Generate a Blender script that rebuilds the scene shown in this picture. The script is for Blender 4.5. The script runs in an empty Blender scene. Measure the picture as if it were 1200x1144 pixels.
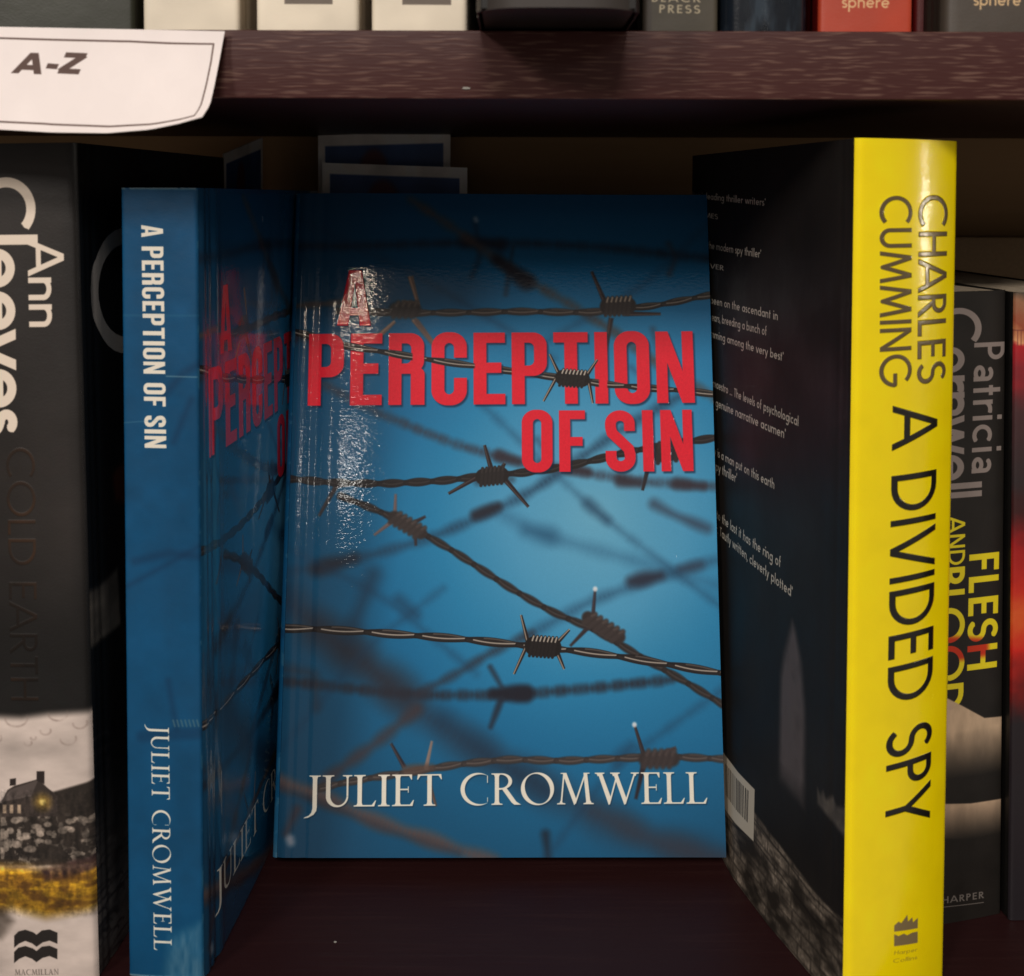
import bpy, bmesh, math, random
import numpy as np
from mathutils import Matrix, Vector, Euler

random.seed(7)
RNG = np.random.default_rng(11)
scene = bpy.context.scene
COL = scene.collection
R = math.radians

# ------------------------------------------------------------------ camera
EYE = 0.19605; PITCH = 2.4288; ROLL = -0.1509; FOC = 1492.47; PY = 295.0
cam_d = bpy.data.cameras.new('camera'); cam = bpy.data.objects.new('camera', cam_d); COL.objects.link(cam)
cam_d.sensor_width = 36; cam_d.sensor_fit = 'HORIZONTAL'; cam_d.lens = 36*FOC/1200
cam_d.shift_y = -(572-PY)/1200
cam_d.clip_start = 0.01; cam_d.clip_end = 50
cam.location = (0, 0, EYE)
cam.rotation_euler = (Matrix.Rotation(R(90-PITCH), 3, 'X') @ Matrix.Rotation(R(-ROLL), 3, 'Z')).to_euler()
scene.camera = cam
cam_d.dof.use_dof = True; cam_d.dof.focus_distance = 0.37; cam_d.dof.aperture_fstop = 22

# ------------------------------------------------------------------ light
scene.view_settings.view_transform = 'Standard'; scene.view_settings.look = 'None'
scene.view_settings.exposure = 0.0; scene.view_settings.gamma = 1
world = bpy.data.worlds.new('World'); scene.world = world; world.use_nodes = True
world.node_tree.nodes['Background'].inputs[0].default_value = (1.0, 0.88, 0.78, 1)
world.node_tree.nodes['Background'].inputs[1].default_value = 0.20
def lamp(name, pos, target, size, power, col=(1, .92, .85)):
    d = bpy.data.lights.new(name, 'AREA'); d.shape = 'RECTANGLE'; d.size = size[0]; d.size_y = size[1]; d.energy = power; d.color = col
    o = bpy.data.objects.new(name, d); COL.objects.link(o); o.location = pos
    o.rotation_euler = (Vector(target)-Vector(pos)).to_track_quat('-Z', 'Y').to_euler()
    return o
lamp('ceiling_lamp', (-.05, -2.2, 1.74), (0, .3, .15), (.8, .34), 41)
lamp('ceiling_lamp', (-1.35, -2.1, 1.30), (0, .3, .15), (.4, .35), 24)
lamp('ceiling_lamp', (1.45, -2.3, 1.35), (0, .3, .15), (.4, .35), 3)
lamp('ceiling_lamp', (-.364, -2.0, 1.163), (-.05, .4, .16), (.035, .045), .5, (1, .88, .70))
lamp('ceiling_lamp', (-.66, -4.4, 1.375), (-.05, .4, .16), (.05, .14), 1.0, (1, .97, .90))
lamp('ceiling_lamp', (.85, -4.4, 1.30), (.05, .4, .12), (.04, .14), 1.1, (1, .97, .90))
lamp('shop_spot', (1.55, .16, .155), (.1, .31, .17), (.05, .14), .8, (1, .92, .8))

# ------------------------------------------------------------------ pixel ray -> point on the plane y = Y
def ray(px, py):
    r = R(ROLL); a = R(PITCH)
    u2 = (px-600)/FOC; v2 = (py-PY)/FOC
    u = u2*math.cos(r)+v2*math.sin(r); v = -u2*math.sin(r)+v2*math.cos(r)
    return np.array([u, math.cos(a)-v*math.sin(a), -v*math.cos(a)-math.sin(a)])
def at(px, py, Y):
    d = ray(px, py); return d/d[1]*Y+np.array([0, 0, EYE])

# ================================================================== 2-D print shop (numpy)
def sd_seg(x, y, a, b, t):
    """oriented box along a segment (butt ends), half width t"""
    dx, dy = b[0]-a[0], b[1]-a[1]; L = math.hypot(dx, dy)
    if L < 1e-6: return np.hypot(x-a[0], y-a[1])-min(t, 1e-6)
    dx /= L; dy /= L
    px, py = x-a[0], y-a[1]
    s = px*dx+py*dy; n = np.abs(-px*dy+py*dx)-t
    e = np.abs(s-L/2)-L/2
    return np.where((n > 0) & (e > 0), np.hypot(np.maximum(n, 0), np.maximum(e, 0)), np.maximum(n, e))
def sd_line(x, y, pts, t, rnd=False):
    d = None
    for i in range(len(pts)-1):
        s = sd_seg(x, y, pts[i], pts[i+1], t)
        d = s if d is None else np.minimum(d, s)
        if i or rnd: d = np.minimum(d, np.hypot(x-pts[i][0], y-pts[i][1])-t)
    if rnd: d = np.minimum(d, np.hypot(x-pts[-1][0], y-pts[-1][1])-t)
    return d
def sd_poly(x, y, P):
    d = np.full(x.shape, 1e9); ins = np.zeros(x.shape, bool)
    n = len(P)
    for i in range(n):
        ax, ay = P[i]; bx, by = P[(i+1) % n]
        ex, ey = bx-ax, by-ay
        L = ex*ex+ey*ey+1e-12
        t = np.clip(((x-ax)*ex+(y-ay)*ey)/L, 0, 1)
        d = np.minimum(d, (x-ax-ex*t)**2+(y-ay-ey*t)**2)
        if ay != by:
            c = ((ay > y) != (by > y)) & (x < (bx-ax)*(y-ay)/(by-ay)+ax)
            ins ^= c
    d = np.sqrt(d)
    return np.where(ins, -d, d)
def sd_box(x, y, x0, y0, x1, y1):
    return np.maximum(np.maximum(x0-x, x-x1), np.maximum(y0-y, y-y1))
def sd_rbox(x, y, x0, y0, x1, y1, r):
    """r = radii (bl, br, tr, tl)"""
    cx, cy = (x0+x1)/2, (y0+y1)/2
    rr = np.where(x < cx, np.where(y < cy, r[0], r[3]), np.where(y < cy, r[1], r[2]))
    qx = np.abs(x-cx)-(x1-x0)/2+rr; qy = np.abs(y-cy)-(y1-y0)/2+rr
    return np.minimum(np.maximum(qx, qy), 0)+np.hypot(np.maximum(qx, 0), np.maximum(qy, 0))-rr
def sd_ell(x, y, cx, cy, rx, ry):
    k = np.hypot((x-cx)/rx, (y-cy)/ry)
    return (k-1)*min(rx, ry)
U = lambda *a: np.minimum.reduce(a)
def arc(cx, cy, rx, ry, a0, a1, n=22):
    return [(cx+rx*math.cos(R(a0+(a1-a0)*i/n)), cy+ry*math.sin(R(a0+(a1-a0)*i/n))) for i in range(n+1)]

# ---- heavy condensed capitals
def heavy(ch):
    t = .172; w = .47; r = w/2; i = .07
    ring = lambda x, y, x0, y0, x1, y1, ro, ri: np.maximum(sd_rbox(x, y, x0, y0, x1, y1, ro), -sd_rbox(x, y, x0+t, y0+t*.88, x1-t, y1-t*.88, ri))
    B = sd_box
    if ch == 'O': return w, lambda x, y: ring(x, y, 0, -.01, w, 1.01, (r*.9,)*4, (i,)*4)
    if ch == 'C': return w, lambda x, y: np.maximum(ring(x, y, 0, -.01, w, 1.01, (r*.9,)*4, (i,)*4), -B(x, y, w-t-.02, .37, w+1, .65))
    def P(x, y, y0): return np.maximum(sd_rbox(x, y, 0, y0, w, 1, (0, r*.8, r*.8, 0)), -sd_rbox(x, y, t, y0+.145, w-t, 1-.145, (0, i, i, 0)))
    if ch == 'P': return w, lambda x, y: U(B(x, y, 0, 0, t, 1), P(x, y, .39))
    if ch == 'R': return w+.01, lambda x, y: U(B(x, y, 0, 0, t, 1), P(x, y, .43), sd_rbox(x, y, w-t-.005, 0, w+.008, .52, (0, 0, .1, 0)), B(x, y, .1, .43, w-.12, .575))
    if ch == 'E': return .42, lambda x, y: U(B(x, y, 0, 0, t, 1), B(x, y, 0, 0, .42, .145), B(x, y, 0, .855, .42, 1), B(x, y, 0, .435, .37, .58))
    if ch == 'F': return .40, lambda x, y: U(B(x, y, 0, 0, t, 1), B(x, y, 0, .855, .40, 1), B(x, y, 0, .42, .36, .565))
    if ch == 'T': return .46, lambda x, y: U(B(x, y, .23-t/2, 0, .23+t/2, 1), B(x, y, 0, .855, .46, 1))
    if ch == 'I': return t, lambda x, y: B(x, y, 0, 0, t, 1)
    if ch == 'N': return .5, lambda x, y: U(B(x, y, 0, 0, .15, 1), B(x, y, .35, 0, .5, 1), sd_poly(x, y, [(0, 1), (.165, 1), (.5, 0), (.335, 0)]))
    if ch == 'A': return .50, lambda x, y: U(sd_poly(x, y, [(0, 0), (.155, 1), (.345, 1), (.5, 0), (.335, 0), (.25, .76), (.165, 0)]), B(x, y, .13, .18, .37, .32))
    if ch == 'S':
        h = t/2
        p = [(w-h, .66), (w-h, .78)]+arc(w/2, .78, w/2-h, .22-h, 0, 180, 14)+[(h, .72), (h+.02, .63), (w-h-.02, .37), (w-h, .28)]+arc(w/2, .22, w/2-h, .22-h, 0, -180, 14)+[(h, .34)]
        return w, lambda x, y: sd_line(x, y, p, h)
    return .18, None

# ---- geometric sans, any weight
def geo(ch, t):
    h = t/2
    def G(w, *paths, y0=0, y1=1, x0=-9, x1=9):
        def f(x, y):
            d = np.minimum.reduce([sd_line(x, y, p, h) for p in paths])
            return np.maximum(d, np.maximum(np.maximum(y0-y, y-y1), np.maximum(x0-x, x-x1)))
        return w, f
    bowl = lambda a, b, x1: [(h, b-h), (x1-(b-a)/2, b-h)]+arc(x1-(b-a)/2, (a+b)/2, (b-a)/2-h, (b-a)/2-h, 90, -90, 14)+[(h, a+h)]
    st = [(h, 0), (h, 1)]
    X = .64; q = X/2; qr = q-h
    C = ch
    if C == 'A': return G(.80, [(-.04, -.1), (.40, 1.02), (.84, -.1)], [(.16, .30), (.64, .30)], y1=1.0)
    if C == 'B': return G(.56, st, bowl(.5-h, 1, .50), bowl(0, .5+h, .56))
    if C == 'C': return G(.86, arc(.5, .5, .52-h, .52-h, 48, 312, 30), y0=-.02, y1=1.02)
    if C == 'D': return G(.78, st, bowl(0, 1, .78))
    if C == 'E': return G(.50, st, [(0, h), (.5, h)], [(0, 1-h), (.5, 1-h)], [(0, .52), (.46, .52)])
    if C == 'F': return G(.48, st, [(0, 1-h), (.48, 1-h)], [(0, .5), (.44, .5)])
    if C == 'G': return G(.96, arc(.5, .5, .52-h, .52-h, 45, 352, 32)+[(1.0-h, .47), (.58, .47)], y0=-.02, y1=1.02)
    if C == 'H': return G(.68, st, [(.68-h, 0), (.68-h, 1)], [(h, .52), (.68-h, .52)])
    if C == 'I': return G(t, st)
    if C == 'J': return G(.36, [(.36-h, 1), (.36-h, .18)]+arc(.18, .18, .18-h, .18-h, 0, -150, 10))
    if C == 'K': return G(.6, st, [(h, .4), (.62, 1.05)], [(.2, .56), (.64, -.05)])
    if C == 'L': return G(.44, st, [(0, h), (.44, h)])
    if C == 'M': return G(.94, [(h*.6-.02, -.1), (.19, 1.0), (.47, .08), (.75, 1.0), (.96-h*.6, -.1)])
    if C == 'N': return G(.72, st, [(.72-h, 0), (.72-h, 1)], [(h, 1.0), (.72-h, 0.0)])
    if C == 'O': return G(1.02, arc(.51, .5, .52-h, .52-h, 0, 360, 40), y0=-.02, y1=1.02)
    if C == 'P': return G(.52, st, bowl(.44, 1, .52))
    if C == 'R': return G(.56, st, bowl(.46, 1, .52), [(.22, .50), (.58, -.06)])
    if C == 'S':
        r1 = (.49-h)/2; r2 = (.53-h)/2; cx = .27
        return G(.54, arc(cx, 1.01-h-r1, r1*1.02, r1, 35, 270, 18)+arc(cx, -.01+h+r2, r2*1.02, r2, 90, -150, 18), y0=-.02, y1=1.02)
    if C == 'T': return G(.52, [(.26, 0), (.26, 1)], [(0, 1-h), (.52, 1-h)])
    if C == 'U': return G(.62, [(h, 1), (h, .30)]+arc(.31, .30, .31-h, .31-h, 180, 360, 18)+[(.62-h, 1)], y0=-.02)
    if C == 'V': return G(.76, [(-.03, 1.1), (.38, -.01), (.79, 1.1)])
    if C == 'W': return G(1.1, [(-.01, 1.1), (.28, .02), (.55, .98), (.82, .02), (1.11, 1.1)])
    if C == 'Y': return G(.70, [(.35, 0), (.35, .45)], [(-.03, 1.06), (.35, .42), (.73, 1.06)])
    if C == 'Z': return G(.62, [(0, 1-h), (.62, 1-h)], [(0, h), (.62, h)], [(.56, 1-h), (.06, h)])
    if C == 'o': return G(X, arc(q, q, qr, qr, 0, 360, 28), y0=-.02)
    if C == 'c': return G(X*.86, arc(q, q, qr, qr, 50, 310, 22), y0=-.02)
    if C == 'e': return G(X, [(X-h, q), (h, q)], arc(q, q, qr, qr, 0, 318, 26), y0=-.02)
    if C == 'a': return G(X, arc(q, q, qr, qr, 0, 360, 26), [(X-h, 0), (X-h, X)])
    if C == '@': return G(.50, [(.50-h, 0), (.50-h, .42)]+arc(.27, .44, .23-h, .20-h, 0, 150, 10), arc(.26, .19, .24-h, .19-h, 0, 360, 20))
    if C == 'b': return G(X, arc(q, q, qr, qr, 0, 360, 26), [(h, 0), (h, 1.05)], y1=1.05)
    if C == 'd': return G(X, arc(q, q, qr, qr, 0, 360, 26), [(X-h, 0), (X-h, 1.05)], y1=1.05)
    if C == 'p': return G(X, arc(q, q, qr, qr, 0, 360, 26), [(h, -.32), (h, X)], y0=-.32)
    if C == 'q': return G(X, arc(q, q, qr, qr, 0, 360, 26), [(X-h, -.32), (X-h, X)], y0=-.32)
    if C == 'g': return G(X, arc(q, q, qr, qr, 0, 360, 26), [(X-h, X), (X-h, -.08)]+arc(q, -.08, qr, .24, 0, -150, 10), y0=-.4)
    if C == 'f': return G(.34, [(.14, 0), (.14, .86)]+arc(.28, .86, .14, .17, 180, 80, 8), [(0, X-h), (.32, X-h)], y1=1.05)
    if C in 'hnm':
        r = .215; ar = lambda x0: arc(x0+h+r, X-.01-r-h*0, r, r-h, 180, 0, 12)
        one = [(h, X-r-.01)]+[(h+r-r*math.cos(R(a)), X-r-.01+(r+.01-h)*math.sin(R(a))) for a in range(10, 180, 14)]+[(h+2*r, X-r-.02), (h+2*r, 0)]
        ps = [[(h, 0), (h, 1.05 if C == 'h' else X)], one]
        if C == 'm': ps.append([(a+2*r, b) for a, b in one])
        return G(2*r+t+(2*r if C == 'm' else 0), *ps, y1=1.05)
    if C == 'i': return G(t, [(h, 0), (h, X)], [(h, .80), (h, .80+t*1.15)], y1=1.1)
    if C == 'j': return G(t, [(h, -.2), (h, X)], [(h, .80), (h, .80+t)], y0=-.3, y1=1.1)
    if C == 'k': return G(.5, [(h, 0), (h, 1.05)], [(h, .24), (.46, .70)], [(.16, .38), (.5, -.04)], y1=1.05)
    if C == 'l': return G(t, [(h, 0), (h, 1.05)], y1=1.05)
    if C == 'r': return G(.34, [(h, 0), (h, X)], arc(h+.24, .38, .24, .25-h, 175, 70, 8))
    if C == 's':
        r1 = (.31-h)/2; r2 = (.34-h)/2; cx = .18
        return G(.36, arc(cx, X+.01-h-r1, r1*1.15, r1, 30, 270, 12)+arc(cx, h+r2-.01, r2*1.15, r2, 90, -150, 12), y0=-.02)
    if C == 't': return G(.30, [(.14, 0), (.14, .88)], [(0, X-h), (.30, X-h)])
    if C == 'u': return G(.5, [(h, X), (h, .22)]+arc(.25, .24, .25-h, .25-h, 180, 360, 14)+[(.5-h, X)], [(.5-h, 0), (.5-h, X)], y0=-.02)
    if C == 'v': return G(.52, [(-.02, X+.06), (.26, 0), (.54, X+.06)], y1=X)
    if C == 'w': return G(.82, [(-.02, X+.06), (.21, 0), (.41, X), (.61, 0), (.84, X+.06)], y1=X)
    if C == 'y': return G(.52, [(-.02, X+.06), (.27, .02)], [(.54, X+.06), (.12, -.40)], y0=-.32, y1=X)
    if C == 'z': return G(.44, [(0, X-h), (.44, X-h)], [(0, h), (.44, h)], [(.4, X-h), (.04, h)])
    if C == '.': return G(t, [(h, 0), (h, t*1.1)])
    if C == ',': return G(t, [(h*1.2, t*1.1), (h*.3, -.14)], y0=-.2)
    if C == "'": return G(t, [(h, .72), (h, 1.0)], y1=1.05)
    if C == '-': return G(.34, [(0, .36), (.34, .36)])
    return .28, None

# ---- roman capitals with serifs
def roman(ch):
    s = .125; n = .048; v = .035
    B = sd_box
    def stem(x, y, xc, w=s, a=0, b=1):
        d = U(B(x, y, xc-w/2, a, xc+w/2, b))
        return d
    def ser(x, y, xc, yy, l=.16, up=1, w=s):
        k = .05*up
        P = [(xc-l, yy), (xc+l, yy), (xc+l, yy+v*up), (xc+w/2+.02, yy+v*up+k*.3), (xc+w/2, yy+v*up+k*1.6), (xc-w/2, yy+v*up+k*1.6), (xc-w/2-.02, yy+v*up+k*.3), (xc-l, yy+v*up)]
        return sd_poly(x, y, P)
    def I(x, y, xc): return U(stem(x, y, xc), ser(x, y, xc, 0), ser(x, y, xc, 1, up=-1))
    def hair(x, y, a, b, w=n): return sd_line(x, y, [a, b], w/2)
    def oval(x, y, cx, cy, rx, ry): return np.maximum(sd_ell(x, y, cx, cy, rx, ry), -sd_ell(x*math.cos(.12)+(y-cy)*math.sin(.12)+cx*(1-math.cos(.12)), y, cx, cy, rx-s*.98, ry-n))
    if ch == 'I': return .32, lambda x, y: I(x, y, .16)
    if ch == 'J': return .34, lambda x, y: U(stem(x, y, .20, a=-.02), ser(x, y, .20, 1, up=-1), sd_poly(x, y, [(.1375, 0), (.2625, 0), (.25, -.12), (.18, -.24), (.02, -.34), (-.10, -.36), (-.08, -.33), (.04, -.27), (.11, -.18), (.135, -.06)]))
    if ch == 'U': return .80, lambda x, y: U(B(x, y, .1, .33, .1+s, 1), ser(x, y, .1625, 1, up=-1), B(x, y, .66, .33, .66+n*1.1, 1), ser(x, y, .685, 1, .13, -1, n),
                                            np.maximum(np.maximum(sd_ell(x, y, .406, .33, .306, .345), -sd_ell(x, y, .443, .36, .220, .31)), y-.331))
    if ch == 'L': return .60, lambda x, y: U(I(x, y, .16), B(x, y, .16, 0, .56, n), sd_poly(x, y, [(.46, .0), (.56, .0), (.61, .19), (.585, .19)]))
    if ch == 'E': return .60, lambda x, y: U(I(x, y, .16), B(x, y, .16, 0, .55, n), sd_poly(x, y, [(.46, .0), (.56, .0), (.60, .19), (.575, .19)]), B(x, y, .16, 1-n, .54, 1),
                                             sd_poly(x, y, [(.44, 1), (.545, 1), (.545, .83), (.52, .83)]), B(x, y, .16, .5, .44, .5+n), B(x, y, .43, .42, .455, .62))
    if ch == 'T': return .72, lambda x, y: U(stem(x, y, .36), ser(x, y, .36, 0), B(x, y, .04, 1-n, .68, 1), sd_poly(x, y, [(.02, .83), (.045, .83), (.14, 1), (.04, 1)]), sd_poly(x, y, [(.70, .83), (.675, .83), (.58, 1), (.68, 1)]))
    if ch == 'O': return 1.0, lambda x, y: oval(x, y, .5, .5, .48, .52)
    if ch == 'C': return .86, lambda x, y: np.maximum(np.maximum(sd_ell(x, y, .52, .5, .48, .52), -sd_ell(x, y, .575, .5, .43, .47)), U(x-.74, 9+0*x)) if False else \
        U(np.maximum(np.maximum(sd_ell(x, y, .52, .5, .50, .52), -sd_ell(x, y, .60, .5, .455, .47)), x-.80), B(x, y, .785, .70, .81, .93), B(x, y, .79, .10, .81, .24))
    if ch == 'R': return .78, lambda x, y: U(I(x, y, .16), np.maximum(np.maximum(sd_ell(x, y, .30, .745, .30, .255), -sd_ell(x, y, .27, .745, .22, .21)), .2-x), hair(x, y, (.3, .5), (.2, .5)),
                                             sd_poly(x, y, [(.30, .50), (.44, .53), (.72, .10), (.86, .0), (.66, -.0), (.58, .07)]))
    if ch == 'M': return 1.06, lambda x, y: U(hair(x, y, (.13, 0), (.22, 1)), sd_poly(x, y, [(.17, 1), (.29, 1), (.57, .16), (.52, -.02), (.50, -.02)]), hair(x, y, (.53, .02), (.84, .99)),
                                              sd_poly(x, y, [(.78, 1), (.89, 1), (.98, 0), (.855, 0)]), ser(x, y, .13, 0, .12, 1, n), ser(x, y, .92, 0, .15), B(x, y, .12, 1-v, .24, 1), B(x, y, .84, 1-v, .96, 1))
    if ch == 'W': return 1.28, lambda x, y: U(sd_poly(x, y, [(.08, 1), (.205, 1), (.46, .20), (.41, -.02), (.385, -.02)]), hair(x, y, (.405, .0), (.66, .98)), sd_poly(x, y, [(.52, 1), (.645, 1), (.90, .20), (.86, -.02), (.835, -.02)]),
                                              hair(x, y, (.86, .0), (1.16, .99)), ser(x, y, .14, 1, .14, -1), ser(x, y, .585, 1, .14, -1), ser(x, y, 1.16, 1, .12, -1, n))
    if ch == 'H': return .86, lambda x, y: U(I(x, y, .16), I(x, y, .70), B(x, y, .16, .5, .7, .5+n))
    if ch == 'A': return .80, lambda x, y: U(hair(x, y, (.10, 0), (.38, 1)), sd_poly(x, y, [(.33, 1), (.42, 1), (.74, 0), (.60, 0)]), B(x, y, .2, .33, .58, .33+n), ser(x, y, .10, 0, .11, 1, n), ser(x, y, .67, 0, .14))
    if ch == 'N': return .90, lambda x, y: U(hair(x, y, (.16, 0), (.16, 1)), hair(x, y, (.74, 0), (.74, 1)), sd_poly(x, y, [(.08, 1), (.22, 1), (.76, 0), (.70, 0)]), ser(x, y, .16, 0, .12, 1, n), ser(x, y, .74, 1, .12, -1, n))
    return .34, None

def noise(w, h, cell, octaves=3, seed=0):
    """smooth value noise in 0..1, w x h, cell in pixels (a pair for stretched noise)"""
    rg = np.random.default_rng(seed); out = np.zeros((h, w)); amp = 1; tot = 0
    cx, cy = cell if isinstance(cell, tuple) else (cell, cell)
    for o in range(octaves):
        gx, gy = int(w/cx)+3, int(h/cy)+3
        g = rg.random((gy, gx))
        X = np.arange(w)/cx; Y = np.arange(h)/cy
        xi = X.astype(int); yi = Y.astype(int); fx = X-xi; fy = Y-yi
        fx = fx*fx*(3-2*fx); fy = (fy*fy*(3-2*fy))[:, None]
        a = g[yi][:, xi]; b = g[yi][:, xi+1]; c = g[yi+1][:, xi]; d = g[yi+1][:, xi+1]
        out += amp*((a*(1-fx)+b*fx)*(1-fy)+(c*(1-fx)+d*fx)*fy); tot += amp
        amp *= .5; cx = max(cx/2, 1); cy = max(cy/2, 1)
    return out/tot

class Sheet:
    """a printed sheet, w x h mm, painted in sRGB; (0,0) mm is the bottom left corner"""
    def __init__(s, w, h, ppm, base, plane=None):
        s.w, s.h, s.ppm = w, h, ppm
        s.W, s.H = int(w*ppm), int(h*ppm)
        s.rgb = np.zeros((s.H, s.W, 3))+np.array(base)/255.
        s.plane = plane; s.warp = None
    def P(s, px, py):
        """a point of the artwork, measured on the photograph of this face, in mm on the sheet"""
        O, u, v = s.plane; n = np.cross(u, v); d = ray(px, py); c = np.array([0, 0, EYE])
        off = 0
        for _ in range(8 if s.warp else 1):
            t = np.dot(O+n*off-c, n)/np.dot(d, n); p = c+d*t-O; r = (np.dot(p, u)*1000, np.dot(p, v)*1000)
            if s.warp: off = .5*off+.5*s.warp(*r)
        return r
    def L(s, pts): return [s.P(*p) for p in pts]
    def win(s, x0, y0, x1, y1):
        c0 = max(0, int(x0*s.ppm)); c1 = min(s.W, int(x1*s.ppm)+2); r0 = max(0, int((s.h-y1)*s.ppm)); r1 = min(s.H, int((s.h-y0)*s.ppm)+2)
        if c1 <= c0 or r1 <= r0: return None
        x = (np.arange(c0, c1)+.5)/s.ppm; y = s.h-(np.arange(r0, r1)+.5)/s.ppm
        X, Y = np.meshgrid(x, y); return (slice(r0, r1), slice(c0, c1)), X, Y
    def layer(s): return np.zeros((s.H, s.W))
    def cover(s, sd, soft):  # sd in mm
        if soft <= 0: return np.clip(.5-sd*s.ppm, 0, 1)
        k = np.clip((soft-sd)/(2*soft), 0, 1); return k*k*(3-2*k)
    def line(s, M, pts, wid, soft=0, rnd=True):
        for i in range(len(pts)-1):
            a, b = pts[i], pts[i+1]; w = wid[i] if isinstance(wid, (list, tuple)) else wid
            e = w/2+soft+.4
            r = s.win(min(a[0], b[0])-e, min(a[1], b[1])-e, max(a[0], b[0])+e, max(a[1], b[1])+e)
            if r is None: continue
            sl, X, Y = r
            M[sl] = np.maximum(M[sl], s.cover(sd_line(X, Y, [a, b], w/2, rnd), soft))
        return M
    def poly(s, M, pts, soft=0):
        xs = [p[0] for p in pts]; ys = [p[1] for p in pts]; e = soft+.4
        r = s.win(min(xs)-e, min(ys)-e, max(xs)+e, max(ys)+e)
        if r is None: return M
        sl, X, Y = r; M[sl] = np.maximum(M[sl], s.cover(sd_poly(X, Y, pts), soft)); return M
    def ell(s, M, c, rx, ry, soft=0):
        e = soft+.4; r = s.win(c[0]-rx-e, c[1]-ry-e, c[0]+rx+e, c[1]+ry+e)
        if r is None: return M
        sl, X, Y = r; M[sl] = np.maximum(M[sl], s.cover(sd_ell(X, Y, c[0], c[1], rx, ry), soft)); return M
    def ink(s, M, col, a=1.0):
        k = (M*a)[..., None]; c = np.array(col)/255. if not isinstance(col, np.ndarray) else col
        s.rgb = s.rgb*(1-k)+c*k
    def text(s, M, txt, font, p0, p1, height, gap=.1, slant=0, soft=0, up=None):
        """set txt along the baseline p0 -> p1 (mm), cap height mm, stretched to fit"""
        G = [font(c) for c in txt]; adv = sum(g[0] for g in G)+gap*(len(G)-1)
        d = np.array([p1[0]-p0[0], p1[1]-p0[1]]); k = 1.0/adv
        ex = d*k
        n = np.array([-d[1], d[0]])/np.hypot(*d)
        ey = (n if up is None else np.array(up))*height
        A = np.array([[ex[0], ey[0]], [ex[1], ey[1]]]); Ai = np.linalg.inv(A)
        sc = min(np.hypot(*ex), height)
        x = 0
        for g in G:
            if g[1] is not None:
                cs = [A @ np.array([x+a, b])+np.array(p0) for a in (-.2-abs(slant)*.5, g[0]+.2+abs(slant)) for b in (-.45, 1.15)]
                cs = np.array(cs); r = s.win(cs[:, 0].min(), cs[:, 1].min(), cs[:, 0].max(), cs[:, 1].max())
                if r:
                    sl, X, Y = r; X = X-p0[0]; Y = Y-p0[1]
                    gx = Ai[0, 0]*X+Ai[0, 1]*Y-x; gy = Ai[1, 0]*X+Ai[1, 1]*Y
                    M[sl] = np.maximum(M[sl], s.cover(g[1](gx-slant*gy, gy)*sc, soft))
            x += g[0]+gap
        return M
    def image(s, name, data=None, noncolor=False):
        a = np.ones((s.H, s.W, 4), np.float32)
        if data is None: a[..., :3] = np.clip(s.rgb, 0, 1)
        else: a[..., :3] = np.clip(data, 0, 1)[..., None]
        im = bpy.data.images.new(name, s.W, s.H, alpha=False)
        if noncolor: im.colorspace_settings.name = 'Non-Color'
        im.pixels.foreach_set(np.ascontiguousarray(a[::-1]).ravel()); im.update(); im.pack()
        return im
def shift(M, dx, dy): return np.roll(np.roll(M, dx, 1), dy, 0)
def blur(M, n):
    for ax in (0, 1):
        c = np.cumsum(np.pad(M, [(n+1, n) if i == ax else (0, 0) for i in range(2)], mode='edge'), axis=ax)
        M = (np.take(c, range(2*n+1, c.shape[ax]), ax)-np.take(c, range(0, c.shape[ax]-2*n-1), ax))/(2*n+1)
    return M
def resample(pts, n):
    P = np.array(pts, float); s = np.r_[0, np.cumsum(np.hypot(*np.diff(P, axis=0).T))]
    # smooth through the points
    t = np.linspace(0, s[-1], n); x = np.interp(t, s, P[:, 0]); y = np.interp(t, s, P[:, 1])
    k = max(1, n//(3*len(pts)))
    for a in (x, y):
        b = np.pad(a, k, mode='reflect', reflect_type='odd'); a[:] = np.convolve(b, np.ones(2*k+1)/(2*k+1), 'valid')
    return np.stack([x, y], 1), s[-1]

# ================================================================== materials
def nt(m): m.use_nodes = True; return m.node_tree, m.node_tree.nodes['Principled BSDF']
def link(t, a, b): t.links.new(a, b)
def mat(name, col, rough=.5, spec=.5, bump=None):
    m = bpy.data.materials.new(name); t, b = nt(m)
    b.inputs['Base Color'].default_value = (*col, 1); b.inputs['Roughness'].default_value = rough; b.inputs['Specular IOR Level'].default_value = spec
    tc = t.nodes.new('ShaderNodeTexCoord'); nz = t.nodes.new('ShaderNodeTexNoise'); nz.inputs['Scale'].default_value = bump[0] if bump else 120
    nz.inputs['Detail'].default_value = 4; link(t, tc.outputs['Object'], nz.inputs['Vector'])
    mx = t.nodes.new('ShaderNodeMix'); mx.data_type = 'RGBA'; mx.blend_type = 'MULTIPLY'; mx.inputs[0].default_value = .35
    mx.inputs[6].default_value = (*col, 1); link(t, nz.outputs['Fac'], mx.inputs[7]); link(t, mx.outputs[2], b.inputs['Base Color'])
    if bump:
        bp = t.nodes.new('ShaderNodeBump'); bp.inputs['Strength'].default_value = bump[1]; bp.inputs['Distance'].default_value = bump[2]
        link(t, nz.outputs['Fac'], bp.inputs['Height']); link(t, bp.outputs[0], b.inputs['Normal'])
    return m
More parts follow.
